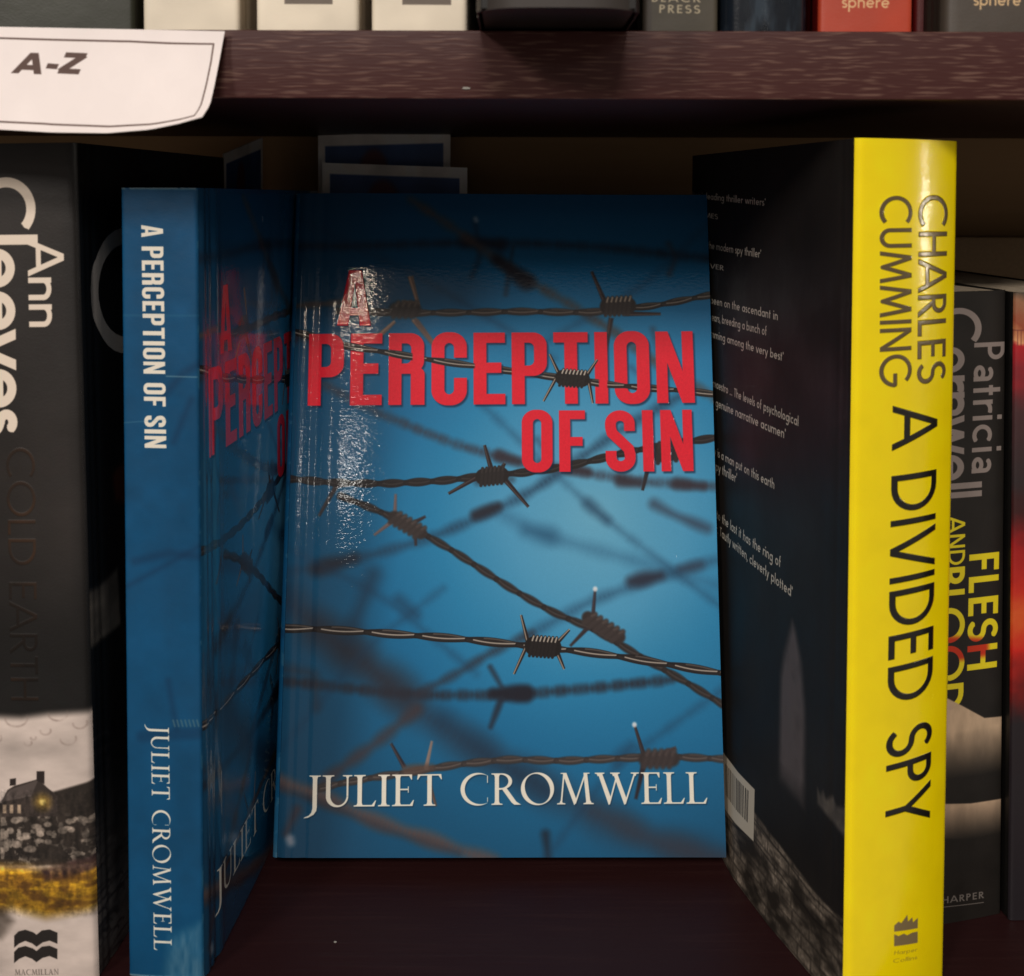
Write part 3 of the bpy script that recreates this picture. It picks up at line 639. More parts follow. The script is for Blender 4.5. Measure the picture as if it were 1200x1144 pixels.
# the sharp wires
soft_wire([(330, 400), (362, 396)], 10, 4, (60, 52, 56), .8, 0, 1, 30)
base_rgb = S.rgb.copy()
def sharp1():
    t_ = twist([(330, 388), (352, 392), (400, 406), (445, 413), (500, 422), (560, 430), (620, 438), (668, 444), (712, 450), (760, 454), (805, 457), (862, 464)], 9, 46, 0, (44, 38, 38), (86, 72, 66), (214, 194, 172), .95, 0)
    o = [spike(a, b, 4.6, 0, (40, 34, 34), (214, 194, 172), .8) for a, b in (((655, 438), (644, 415)), ((655, 437), (637, 470)), ((688, 439), (700, 421)), ((690, 446), (695, 472)))]
    k_ = knot((671, 443), -4, 36, 22, 0, 7, (46, 38, 38), (232, 214, 190), .9)
    return np.maximum.reduce([t_, k_]+o)
m1 = sharp1(); wire_rgb = S.rgb.copy()
twist([(318, 738), (360, 738), (420, 741), (480, 745), (540, 749), (600, 755), (637, 759), (690, 764), (740, 771), (790, 779), (862, 790)], 10, 45, 0, (46, 38, 38), (84, 68, 62), (220, 200, 178), .95, .4)
for a, b in (((620, 752), (612, 721)), ((622, 750), (604, 790)), ((653, 755), (669, 738)), ((655, 765), (663, 784))): spike(a, b, 5, 0, (42, 36, 36), (206, 186, 164), .75)
knot((638, 758), -4, 36, 25, 0, 7, (44, 36, 36), (224, 206, 182), .85)
# title
TM = S.layer()
S.text(TM, 'A', heavy, S.P(394, 383), S.P(434, 383), abs(S.P(410, 318)[1]-S.P(410, 383)[1]))
S.text(TM, 'PERCEPTION', heavy, S.P(360, 477), S.P(815, 471), abs(S.P(600, 390)[1]-S.P(600, 474)[1]), gap=.087)
S.text(TM, 'OF', heavy, S.P(612, 553), S.P(687, 552.5), abs(S.P(600, 481)[1]-S.P(600, 553)[1]), gap=.10)
S.text(TM, 'SIN', heavy, S.P(711, 552.5), S.P(814, 551), abs(S.P(600, 480)[1]-S.P(600, 552)[1]), gap=.115)
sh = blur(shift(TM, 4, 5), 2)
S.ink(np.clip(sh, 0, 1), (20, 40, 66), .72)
red = np.zeros((S.H, S.W, 3))+np.array((236, 42, 60))/255.; red *= (1+.06*(noise(S.W, S.H, 4, 2, 8)-.5))[..., None]
S.rgb = S.rgb*(1-TM[..., None])+red*TM[..., None]
# the sharp wire weaves over some letters
ov = S.layer()
for x0, x1 in ((402, 483), (497, 556), (637, 702), (712, 745)):
    S.poly(ov, S.L([(x0, 400), (x1, 400), (x1, 480), (x0, 480)]), .3)
k = (m1*ov)[..., None]; S.rgb = S.rgb*(1-k)+wire_rgb*k
AM = S.layer()
S.text(AM, 'JULIET', roman, S.P(362, 947), S.P(521, 944.5), abs(S.P(600, 908)[1]-S.P(600, 945)[1]), gap=.06)
S.text(AM, 'CROMWELL', roman, S.P(541, 944), S.P(832, 941), abs(S.P(600, 906)[1]-S.P(600, 943)[1]), gap=.05)
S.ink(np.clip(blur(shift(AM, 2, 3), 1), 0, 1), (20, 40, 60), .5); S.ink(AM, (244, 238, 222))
S.rgb *= (1+.05*(RNG.random((S.H, S.W))-.5))[..., None]
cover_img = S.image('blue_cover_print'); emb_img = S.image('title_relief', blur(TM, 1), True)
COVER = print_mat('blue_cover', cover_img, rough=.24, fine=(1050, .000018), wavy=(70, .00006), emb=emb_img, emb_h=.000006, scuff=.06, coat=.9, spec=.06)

# blue spine print (left book frame)
LM = book_frame(-.0769-TB*math.cos(R(-4.3)), .3112-TB*math.sin(R(-4.3)), .0002, -4.3)
S = Sheet(19.2, 198, 12, (10, 74, 114), plane_of(LM, (0, 0, 0), (1, 0, 0), (0, 0, 1)))
nz = noise(S.W, S.H, 90, 4, 5)[..., None]; S.rgb *= (.88+.24*nz)
K = S.P(200, 600)[0]-S.P(199, 600)[0]
for pts, w in (([(190, 470), (215, 440), (240, 425)], 8), ([(205, 520), (225, 470)], 6), ([(160, 660), (200, 650), (240, 655)], 9), ([(150, 690), (240, 640)], 5), ([(200, 800), (210, 855)], 6), ([(170, 865), (245, 860)], 14)):
    M = S.layer(); S.line(M, S.L(pts), w*K, 5*K); S.ink(M, (10, 46, 78), .45)
for i in range(7):
    M = S.layer(); S.line(M, S.L([(206+i*4.6, 846), (208+i*4.6, 853)]), 2*K, 1*K); S.ink(M, (120, 130, 130), .45)
M = S.layer(); upv = (1, .0)
S.text(M, 'A PERCEPTION OF SIN', heavy, S.P(165.5, 266), S.P(171, 527), S.P(193.5, 400)[0]-S.P(168, 400)[0], gap=.10, up=(1, 0)); S.ink(M, (238, 230, 214))
M = S.layer(); S.text(M, 'JULIET CROMWELL', roman, S.P(180, 853), S.P(185, 1115), S.P(203.5, 950)[0]-S.P(182.5, 950)[0], gap=.09, up=(1, 0)); S.ink(M, (232, 228, 214))
# scuffs: creases across the spine, worn corners
for pts, a, w in (([(196, 443), (231, 444)], .5, 1.6), ([(143, 498), (196, 494)], .25, 1.3), ([(143, 372), (235, 372)], .10, 2.5)):
    M = S.layer(); S.line(M, S.L(pts), w*K, .8*K); S.ink(M, (140, 160, 170), a)
wear = S.layer(); S.poly(wear, S.L([(205, 1100), (240, 1085), (246, 1160), (196, 1160)]), 10*K); S.ink(wear*(.25+.75*noise(S.W, S.H, (12, 50), 3, 9)), (130, 160, 176), .55)
edge = np.clip(1-np.minimum(np.arange(S.W), S.W-1-np.arange(S.W))/5., 0, 1)[None, :]*(noise(S.W, S.H, (8, 30), 3, 12) > .62)
S.ink(edge, (150, 165, 170), .22)
tb = np.clip(1-np.minimum(np.arange(S.H), S.H-1-np.arange(S.H))/7., 0, 1)[:, None]*(noise(S.W, S.H, (22, 8), 3, 14) > .45); S.ink(tb, (190, 190, 185), .6)
SPINEB = print_mat('blue_spine', S.image('blue_spine_print'), rough=.40, fine=(1500, .00002), wavy=(60, .0003), spec=.3)
BACKB = mat('blue_back', (.02, .12, .24), .3, .5, (60, .4, .0002))

def c_right(y, v):                                         # the cover is not quite flat
    u = y/WB
    return .0006*math.sin(u*5.2+.6)*(.4+.6*v)+.0002*max(0, (u-.9)/.1)**2*math.sin(3.2*v+.3)-.0004*math.sin(v*6)*u
def l_right(y, v): return .0008*math.sin(y/WB*4.2+1)+.0012*(y/WB)*math.sin(v*3)
b1 = thing('paperback_book', 'blue barbed wire thriller facing out, leaning back in the middle of the shelf', 'book', CM, 'copies of the blue barbed wire thriller')
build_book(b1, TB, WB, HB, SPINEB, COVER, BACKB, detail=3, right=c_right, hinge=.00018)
b2 = thing('paperback_book', 'blue barbed wire thriller turned spine out, left of the facing copy', 'book', LM, 'copies of the blue barbed wire thriller')
build_book(b2, TB, WB, HB, SPINEB, COVER, BACKB, detail=3, right=l_right, hinge=.00045, bulge=.0002, round_=.0008)

# ================================================================== yellow spine thriller
YAW = 9.0; SK = 30.2-YAW; TY = .0338; HY = .2099; WY = .1297
YM = book_frame(.0802, .2960, .0002, YAW)
tyv = (math.cos(R(SK)), math.sin(R(SK)), 0)
S = Sheet(33.8, 209.9, 10, (255, 228, 0), plane_of(YM, (0, 0, 0), tyv, (0, 0, 1)))
S.rgb *= (1+.05*(noise(S.W, S.H, 60, 3, 5)-.5))[..., None]
FOIL = S.layer(); thin = lambda c: geo(c, .13); book = lambda c: geo(c, .125)
S.text(FOIL, 'CHARLES', thin, S.P(1069, 227), S.P(1068, 446), S.P(1107, 330)[0]-S.P(1070, 330)[0], gap=.13, up=(1, 0))
S.text(FOIL, 'CUMMING', thin, S.P(1026.5, 228), S.P(1027, 450), S.P(1061, 330)[0]-S.P(1027, 330)[0], gap=.13, up=(1, 0))
S.ink(FOIL, (112, 96, 66))
TT = S.layer()
S.text(TT, 'A DIVIDED SPY', book, S.P(1040.5, 476), S.P(1034.5, 968), S.P(1092.5, 700)[0]-S.P(1039, 700)[0], gap=.155, up=(1, 0))
S.ink(TT, (22, 20, 16))
LG = S.layer()
S.poly(LG, S.L([(1045, 1085), (1045, 1078), (1050, 1073), (1053, 1075), (1060, 1065), (1061, 1073), (1066, 1068), (1067, 1074), (1073, 1069), (1073, 1081)]))
S.poly(LG, S.L([(1045, 1088), (1050, 1090), (1056, 1087), (1060, 1089), (1066, 1086), (1073, 1085), (1073, 1098), (1045, 1102)]))
S.ink(LG, (132, 114, 78))
M = S.layer(); S.text(M, 'Harper', lambda c: geo(c, .12), S.P(1045, 1112), S.P(1072, 1108), .95, gap=.12); S.text(M, 'Collins', lambda c: geo(c, .12), S.P(1044, 1121.5), S.P(1072, 1117), .95, gap=.12); S.ink(M, (150, 132, 60), .8)
embY = S.image('spine_relief', np.clip(blur(FOIL, 1)+blur(TT, 1), 0, 1), True); foilY = S.image('spine_foil', FOIL*.3, True)
SPY = print_mat('yellow_spine', S.image('yellow_spine_print'), rough=.2, fine=(1500, .000015), wavy=(40, .0003), emb=embY, emb_h=.00015, foil=foilY, scuff=.1, coat=.5)
def y_left(y, v):
    s = np.interp(y, [0, .006, .0165, .040, .065, .1297], [0, .03, .24, .72, 1, .45])
    return float(s)*.0060*(1-v)**2
# black back cover print: u from the fore edge to the spine edge
S = Sheet(129.7, 209.9, 8, (33, 30, 28), plane_of(YM, (0, WY, 0), (0, -1, 0), (0, 0, 1)))
S.warp = lambda a, b: y_left(max(0, min(WY, WY-a/1000)), max(0, min(1, b/1000/HY)))
nz = noise(S.W, S.H, 200, 4, 6)[..., None]; S.rgb = S.rgb*(.8+.4*nz)
def ph(px, py): return S.P(px, py)
TX = [("Britain's leading thriller writers'", (806, 230), (897, 240), 9), ("THE TIMES", (806, 250), (841, 256), 6), ("master of the modern spy thriller'", (806, 286), (892, 301), 10), ("OBSERVER", (806, 308), (848, 316), 6),
      ("thriller has been on the ascendant in", (806, 348), (912, 374), 11), ("years, breeding a bunch of", (832, 374), (899, 392), 11), ("others, Cumming among the very best'", (809, 386), (919, 422), 11),
      ("maestro ... The levels of psychological", (836, 452), (937, 498), 12), ("allied to genuine narrative acumen'", (818, 465), (922, 513), 12),
      ("y is a man put on this earth", (838, 532), (909, 572), 12), ("spy thriller'", (838, 549), (865, 565), 12),
      ("s to the last it has the ring of", (838, 604), (917, 664), 13), ("or. Tautly written, cleverly plotted'", (838, 620), (931, 699), 13)]
for s_, a, b, hpx in TX:
    M = S.layer(); a2, b2_ = S.P(*a), S.P(*b)
    hh = abs(S.P(b[0], b[1])[1]-S.P(b[0], b[1]-hpx)[1])
    S.text(M, s_, lambda c: geo(c, .14), a2, b2_, hh, gap=.13, up=(0, 1)); S.ink(M, (226, 218, 200), .9)
M = S.layer(); S.poly(M, S.L([(931.5, 729), (922, 765), (918, 793), (917, 912), (932, 930), (946, 948), (946, 828), (942, 777), (935, 740)]), 2.2)
yy = np.mgrid[0:S.H, 0:S.W][0]; Yc = S.h-yy/S.ppm; f0 = S.P(930, 900)[1]; f1 = S.P(930, 940)[1]
M *= np.clip((Yc-f1)/(f0-f1+1e-6)*.9+.1, .0, 1)*(.8+.4*noise(S.W, S.H, 30, 3, 4)); S.ink(np.clip(M, 0, 1), (104, 95, 95), .8)
M = S.layer(); S.poly(M, S.L([(962, 940), (962, 923), (965, 930), (969, 926), (972, 935), (980, 932), (984, 944), (996, 946), (997, 985)]), 1.0); S.ink(M*(.5+.8*noise(S.W, S.H, 20, 3, 4)), (112, 104, 96), .7)
# parapet of pale stones
wall = S.L([(838, 905), (862, 930), (888, 950), (919, 990), (958, 1042), (980, 1066), (999, 1082), (1004, 1250), (838, 1100)])
M = S.layer(); S.poly(M, wall, .5)
st = S.layer(); rr = np.random.default_rng(3)
for row in range(12):
    x = rr.random()*5-2
    while x < 130:
        w_ = 5+rr.random()*8; y0 = row*3.6-3
        S.poly(st, [(x+.3, y0+.25+rr.random()*.3), (x+w_-.3, y0+.2), (x+w_-.25, y0+3.3), (x+.2, y0+3.2+rr.random()*.2)], .25)
        x += w_
tone = noise(S.W, S.H, (46, 26), 3, 21); fine = noise(S.W, S.H, 7, 3, 22)
col = (np.array((44, 39, 34))/255)[None, None]+(np.clip(tone*1.9-.55, 0, 1)*(.35+.9*fine)*(.45+.55*blur(st, 1)))[..., None]*np.array((112, 103, 92))/255
S.rgb = S.rgb*(1-M[..., None])+col*M[..., None]
for off in (0, 9, 34):
    M2 = S.layer(); S.line(M2, S.L([(838, 905+off), (862, 930+off), (888, 950+off), (919, 990+off), (958, 1042+off), (999, 1082+off)]), .5, .3); S.ink(M2*M, (24, 21, 19), .55)
# bar code panel
M = S.layer(); S.poly(M, S.L([(846, 874), (888, 924), (887, 985), (850, 943)]), .2); S.ink(M, (196, 186, 168))
a, b, c, e = [np.array(S.P(*p)) for p in ((853, 893), (882, 927), (881, 964), (854, 930))]
x = .02
while x < .97:
    w_ = .012+rr.random()*.03
    M = S.layer(); S.poly(M, [tuple(a+(b-a)*x), tuple(a+(b-a)*(x+w_)), tuple(e+(c-e)*(x+w_)), tuple(e+(c-e)*x)], .06); S.ink(M, (40, 36, 32), .9); x += w_+.012+rr.random()*.03
BACKY = print_mat('black_back_cover', S.image('black_back_print'), rough=.55, fine=(1500, .00001), wavy=(50, .0003), spec=.16)
FRONTY = mat('black_front_cover', (.012, .011, .010), .35, .4, (60, .4, .0002))
y1 = thing('paperback_book', 'thick paperback with a bright yellow spine and black back cover', 'book', YM)
build_book(y1, TY, WY, HY, SPY, FRONTY, BACKY, skew=SK, detail=3, left=y_left, bulge=.0020, round_=.0012, hinge=.0001)

# ================================================================== black book with big white author name (far left)
AX0 = -.1033; TA = .0400
AM_ = Matrix.Translation((AX0, .3105, .0002)) @ Matrix.Rotation(R(-.85), 4, 'Y') @ Matrix.Rotation(R(-4.1), 4, 'Z') @ Matrix.Translation((-TA, 0, 0))
HA = .2090; WA = .1215
S = Sheet(40, 209, 8, (37, 33, 31), plane_of(AM_, (0, 0, 0), (1, 0, 0), (0, 0, 1)))
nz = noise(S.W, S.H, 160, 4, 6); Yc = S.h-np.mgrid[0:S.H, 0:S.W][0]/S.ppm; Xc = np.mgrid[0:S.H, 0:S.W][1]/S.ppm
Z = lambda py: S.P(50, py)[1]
g = np.interp(Yc, [Z(840), Z(780), Z(700), Z(600), Z(400), Z(200), Z(160)], [.38, .40, .8, 1.15, 1.05, 1.05, .55])  # print tone down the spine; the top end carries the shelf board's painted shadow
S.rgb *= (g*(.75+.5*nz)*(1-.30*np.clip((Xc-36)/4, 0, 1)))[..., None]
K = S.P(60, 500)[0]-S.P(59, 500)[0]
# moorland picture at the foot
pale = S.layer(); S.poly(pale, S.L([(-60, 838), (30, 842), (60, 838), (112, 836), (130, 1200), (-60, 1200)]), 7*K)
pc = np.array((222, 206, 196))/255*(.74+.40*noise(S.W, S.H, (110, 50), 5, 31))[..., None]; S.rgb = S.rgb*(1-pale[..., None])+pc*pale[..., None]
for cx_, cy_, r_ in ((24, 843, 13), (72, 838, 11), (97, 850, 8), (58, 858, 6), (84, 868, 9), (-2, 866, 9), (38, 872, 4), (44, 866, 3)):
    M = S.layer(); S.line(M, [S.P(cx_+r_*math.cos(R(t_)), cy_+r_*.75*math.sin(R(t_))) for t_ in range(-20, 200, 20)], 2*K, 1.4*K); S.ink(M*noise(S.W, S.H, 12, 2, int(r_*7)), (140, 122, 114), .75)
M = S.layer(); S.poly(M, S.L([(-60, 946), (30, 940), (68, 929), (80, 926), (125, 914), (130, 1015), (-60, 1015)]), 2*K); S.ink(M, (44, 38, 34))
n1_ = noise(S.W, S.H, 9, 3, 41); n2_ = noise(S.W, S.H, 30, 3, 42)
M *= np.clip((n1_-.50)*7, 0, 1)*np.clip((n2_-.38)*4, 0, 1)*np.clip((Z(952)-Yc)/(8*K), 0, 1); S.ink(M, (150, 138, 126), .75)
rs = np.random.default_rng(9)
for i in range(46):
    cx_ = -10+rs.random()*125; cy_ = 957+rs.random()*45-(cx_/120)*10; M = S.layer(); S.ell(M, S.P(cx_, cy_), (2+rs.random()*4)*K, (2+rs.random()*2.5)*K, 1*K); t_ = .45+.55*rs.random()
    S.ink(M, (176*t_, 160*t_, 146*t_), .8)
M = S.layer(); S.poly(M, S.L([(8, 958), (8, 940), (14, 927), (22, 922), (50, 914), (60, 924), (72, 934), (72, 958)]), .8*K); S.ink(M, (58, 50, 46))
M = S.layer(); S.poly(M, S.L([(6, 941), (18, 926), (50, 915), (42, 934)]), .8*K); S.ink(M, (86, 76, 72))
for q_ in ([(17, 922), (17, 914), (24, 913), (24, 921)], [(48, 916), (48, 905), (57, 905), (57, 920)]):
    M = S.layer(); S.poly(M, S.L(q_), .6*K); S.ink(M, (44, 36, 34))
for x_ in (9, 17, 26): M = S.layer(); S.poly(M, S.L([(x_, 944), (x_+4, 944), (x_+4, 954), (x_, 954)]), .8*K); S.ink(M, (190, 166, 140), .8)
M = S.layer(); S.ell(M, S.P(55, 941), 8*K, 8*K, 8*K); S.ink(M, (190, 150, 60), .7); M = S.layer(); S.ell(M, S.P(55, 941), 3.4*K, 3.4*K, 2.5*K); S.ink(M, (255, 226, 130))
gr = noise(S.W, S.H, (34, 9), 4, 51)
M = S.layer(); S.poly(M, S.L([(-60, 1014), (30, 1016), (60, 1022), (118, 1016), (125, 1066), (60, 1076), (20, 1066), (-60, 1080)]), 9*K)
gc = (np.array((120, 78, 26))/255)[None, None]*(1-gr[..., None])+(np.array((226, 176, 40))/255)[None, None]*gr[..., None]
up_ = np.clip((Yc-Z(1050))/(Z(1018)-Z(1050)), 0, 1)[..., None]; gc = gc*(.75+.5*up_*gr[..., None]*1.6)
S.rgb = S.rgb*(1-M[..., None])+np.clip(gc, 0, 1)*M[..., None]
M = S.layer(); S.poly(M, S.L([(54, 1020), (90, 1010), (118, 1006), (122, 1020), (80, 1032), (58, 1034)]), 4*K); S.ink(M*(.5+.7*n1_), (58, 38, 40), .9)
M = S.layer(); S.poly(M, S.L([(-60, 1072), (10, 1066), (22, 1080), (8, 1100), (-60, 1115)]), 7*K); S.ink(M*(.5+.6*n2_), (44, 36, 28), .9)
fn = noise(S.W, S.H, (5, 4), 3, 61); gn = noise(S.W, S.H, (9, 22), 4, 62); region = np.clip((Z(925)-Yc)/(6*K), 0, 1)*np.clip((Yc-Z(1078))/(10*K), 0, 1)
S.rgb = S.rgb*(1+region[..., None]*(.45*(fn-.5)+.9*(gn-.5))[..., None]); S.rgb = np.clip(S.rgb, 0, 1)
mist = np.clip(1-np.abs(Yc-Z(1015))/(9*K), 0, 1)*noise(S.W, S.H, (60, 14), 3, 63); S.ink(np.clip(mist, 0, 1), (120, 96, 70), .6)
dk = (noise(S.W, S.H, (26, 12), 4, 64) > .56)*np.clip((Z(1022)-Yc)/(8*K), 0, 1)*np.clip((Yc-Z(1072))/(12*K), 0, 1); S.ink(blur(dk.astype(float), 2), (66, 40, 22), .55)
wave = lambda y0, y1: S.L([(23, y0+7), (28, y0+2), (36, y0), (45, y0+3), (49, y0+6), (55, y0+1), (64, y0), (73, y0+4), (73, y1+4), (64, y1), (56, y1+2), (49, y1+7), (44, y1+3), (36, y1), (29, y1+3), (23, y1+8)])
for a_, b_ in ((1090, 1103), (1109, 1121)):
    M = S.layer(); S.poly(M, wave(a_, b_), .4*K); S.ink(M, (40, 36, 34))
M = S.layer(); S.text(M, 'MACMILLAN', roman, S.P(24, 1143), S.P(75, 1143), 1.45, gap=.12); S.ink(M, (70, 62, 58), .9)
wl = lambda c: geo('@' if c == 'a' else c, .15)
M = S.layer()
S.text(M, 'Cleeves', lambda c: geo(c, .165), S.P(-24, 213), S.P(-18, 510), S.P(44, 300)[0]-S.P(-21, 300)[0], gap=.06, up=(1, 0))
S.text(M, 'Ann', lambda c: geo(c, .14), S.P(33.5, 286), S.P(36.5, 386), S.P(76, 320)[0]-S.P(34.5, 320)[0], gap=.10, up=(1, 0))
S.ink(M, (236, 220, 202))
CE = S.layer(); S.text(CE, 'COLD EARTH', lambda c: geo(c, .10), S.P(11, 528), S.P(18, 822), S.P(44, 600)[0]-S.P(12, 600)[0], gap=.12, up=(1, 0)); S.ink(np.clip(CE*np.clip(noise(S.W, S.H, 110, 3, 71)*1.9-.45, .25, 1), 0, 1), (96, 60, 36), .5)
embA = S.image('foil_relief', blur(CE, 1), True); foilA = S.image('foil_mask', CE*.35, True)
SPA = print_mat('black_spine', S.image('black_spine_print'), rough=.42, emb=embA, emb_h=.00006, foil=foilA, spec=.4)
S = Sheet(121.5, 209, 7, (16, 15, 15), plane_of(AM_, (TA, 0, 0), (0, 1, 0), (0, 0, 1)))
K = abs(S.P(140, 500)[0]-S.P(139, 500)[0]); Yc = S.h-np.mgrid[0:S.H, 0:S.W][0]/S.ppm; n1_ = noise(S.W, S.H, (60, 30), 4, 33)
M = S.layer(); S.line(M, [S.P(146+36*math.cos(R(t_)), 343+64*math.sin(R(t_))) for t_ in range(60, 301, 12)], 4.5, .15); S.ink(M, (158, 152, 146))
lo = np.interp(Yc, [S.P(130, 1000)[1], S.P(130, 900)[1]], [1, 0]); S.ink(np.clip(lo*(.4+.9*n1_), 0, 1), (104, 98, 94), .8)
M = S.layer(); S.poly(M, S.L([(100, 700), (118, 690), (139, 668), (143, 735), (106, 765)]), 1.2); S.ink(M*(.55+.6*n1_), (112, 106, 98), .85)
M = S.layer(); S.poly(M, S.L([(132, 560), (140, 548), (150, 545), (150, 595), (136, 590)]), 1.5); S.ink(M, (90, 36, 20), .6)
for i in range(60):
    c_ = S.P(105+rs.random()*45, 880+rs.random()*260); M = S.layer(); r_ = 1.5+rs.random()*4
    S.line(M, [(c_[0]+r_*2.2*math.cos(R(t_)), c_[1]+r_*.6*math.sin(R(t_))) for t_ in range(0, 200, 25)], .5, .4); S.ink(M, (38, 34, 34), .8)
CVA = print_mat('black_cover', S.image('black_cover_print'), rough=.35, spec=.4)
CORE_NOW[0] = FRONTY
a1 = thing('paperback_book', 'thick black crime novel at far left, moorland cottage at the foot of its spine', 'book', AM_)
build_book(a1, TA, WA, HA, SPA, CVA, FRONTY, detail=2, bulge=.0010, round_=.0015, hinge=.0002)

# ================================================================== slim black paperback right of the yellow one
RYAW = 9; RSK = 15.66-RYAW; TR_ = .0230; HR = .1714; WR = .108
c_, s_ = math.cos(R(15.66)), math.sin(R(15.66))
RM = Matrix.Translation((.1348, .3416, .0002)) @ Matrix.Rotation(R(-.6), 4, 'Y') @ Matrix.Translation((-TR_*c_, -TR_*s_, 0)) @ Matrix.Rotation(R(RYAW), 4, 'Z')
S = Sheet(23, 171.4, 11, (31, 28, 25), plane_of(RM, (0, 0, 0), (math.cos(R(RSK)), math.sin(R(RSK)), 0), (0, 0, 1)))
S.rgb *= (.85+.3*noise(S.W, S.H, 70, 3, 5))[..., None]; K = S.P(1160, 600)[0]-S.P(1159, 600)[0]
M = S.layer(); hum = lambda c: geo('@' if c == 'a' else c, .135)
S.text(M, 'Patricia', hum, S.P(1141.5, 399), S.P(1139, 552), S.P(1177.5, 450)[0]-S.P(1141, 450)[0], gap=.13, up=(1, 0))
S.text(M, 'Cornwell', lambda c: geo(c, .15), S.P(1097, 360), S.P(1097, 583), S.P(1149, 450)[0]-S.P(1097, 450)[0], gap=.07, up=(1, 0))
S.ink(M, (136, 124, 118))
M = S.layer()
S.text(M, 'FLESH', lambda c: geo(c, .17), S.P(1137, 647), S.P(1135, 783), S.P(1172.5, 700)[0]-S.P(1137, 700)[0], gap=.14, up=(1, 0))
S.text(M, 'BLOOD', lambda c: geo(c, .17), S.P(1097, 664), S.P(1096, 832), S.P(1132, 700)[0]-S.P(1097, 700)[0], gap=.10, up=(1, 0))
S.text(M, 'AND', lambda c: geo(c, .15), S.P(1112, 604), S.P(1112, 660), S.P(1132, 620)[0]-S.P(1112, 620)[0], gap=.14, up=(1, 0))
yc = np.zeros((S.H, S.W, 3))+np.array((226, 206, 30))/255; rd = S.layer(); S.poly(rd, S.L([(1100, 742), (1160, 745), (1160, 765), (1100, 775)]), 1.0)
yc = yc*(1-rd[..., None])+np.array((190, 50, 24))/255*rd[..., None]; S.rgb = S.rgb*(1-M[..., None])+yc*M[..., None]
Yc = S.h-np.mgrid[0:S.H, 0:S.W][0]/S.ppm; zz = lambda py: S.P(1150, py)[1]
def torso(poly_, y0, y1, col_):
    M = S.layer(); S.poly(M, S.L(poly_), .25); f = np.clip((Yc-zz(y1))/(zz(y0)-zz(y1)), 0, 1); S.ink(M*f*(.86+.3*noise(S.W, S.H, (26, 60), 3, 77)), col_, 1)
torso([(1080, 812), (1112, 815), (1130, 824), (1156, 838), (1182, 836), (1190, 910), (1080, 910)], 850, 905, (186, 160, 132))
torso([(1080, 940), (1140, 938), (1190, 931), (1190, 980), (1080, 980)], 938, 978, (176, 150, 124))
M = S.layer(); S.text(M, 'HARPER', lambda c: geo(c, .16), S.P(1108, 1056), S.P(1156, 1049), 1.9, gap=.22, up=(0, 1)); S.line(M, S.L([(1100, 1061), (1156, 1054)]), .22); S.ink(M, (118, 110, 104), .9)
SPR = print_mat('charcoal_spine', S.image('charcoal_spine_print'), rough=.4)
r1 = thing('paperback_book', 'short black paperback with grey and yellow lettering, between yellow spine and red book', 'book', RM)
build_book(r1, TR_, WR, HR, SPR, FRONTY, FRONTY, skew=RSK, detail=2, bulge=.0003, round_=.0008, hinge=.0001)

# red and black spine at the right border
QM = Matrix.Translation((.1355, .3380, .0002)) @ Matrix.Rotation(R(-.6), 4, 'Y') @ Matrix.Rotation(R(3), 4, 'Z')
S = Sheet(26, 171, 8, (28, 24, 26), plane_of(QM, (0, 0, 0), (1, 0, 0), (0, 0, 1)))
Yc = S.h-np.mgrid[0:S.H, 0:S.W][0]/S.ppm; zz = lambda py: S.P(1196, py)[1]
pys = [1070, 840, 800, 760, 720, 690, 640, 600, 560, 480, 410, 404, 385, 380, 356, 342, 336]
cs = [(34, 30, 34), (34, 28, 32), (110, 20, 18), (196, 36, 24), (206, 84, 36), (190, 44, 28), (150, 22, 24), (60, 26, 26), (46, 36, 38), (70, 40, 42), (176, 30, 40), (226, 160, 110), (170, 100, 66), (150, 74, 50), (150, 104, 76), (90, 74, 60), (70, 64, 54)]
nn_ = (noise(S.W, S.H, 40, 4, 8)-.5)*8
for c in range(3): S.rgb[..., c] = np.interp(Yc+nn_, [zz(p) for p in pys], [k_[c]/255 for k_ in cs])
for i in range(14):
    M = S.layer(); S.line(M, S.L([(1189+i*4, 384), (1189+i*4, 402)]), .25, .1); S.ink(M, (120, 60, 50), .8)
M = S.layer(); S.line(M, S.L([(1186, 384), (1240, 384)]), .3, .1); S.ink(M, (120, 60, 50), .8)
SPQ = print_mat('red_spine', S.image('red_spine_print'), rough=.35)
q1 = thing('paperback_book', 'paperback with red and orange fiery spine cut by the right border', 'book', QM)
build_book(q1, .026, .108, .171, SPQ, FRONTY, FRONTY, bulge=.0003, round_=.0008, hinge=.0001)

CORE_NOW[0] = CORE
# ================================================================== things behind
BRN = mat('brown_cloth', (.30, .20, .11), .7, .3, (900, .5, .0001))
h1 = thing('hardback_book', 'plain brown book standing behind the short black paperback', 'book', book_frame(.098, .4545, .0002, 0))
build_book(h1, .022, .001, .0, BRN, BRN, BRN) if False else None
def flat_book(root, w, d_, h, m):
    th = .002
    box('front_cover', (0, 0, 0), (w, th, h), m, root, .0006); box('back_cover', (0, d_-th, 0), (w, d_, h), m, root, .0006)
    box('spine', (-.0015, .0002, 0), (.0003, d_-.0002, h), m, root, .0005); box('page_block', (.0006, th+.0001, .003), (w-.004, d_-th-.0001, h-.003), PAGES, root)
flat_book(h1, .115, .020, .1822, BRN)

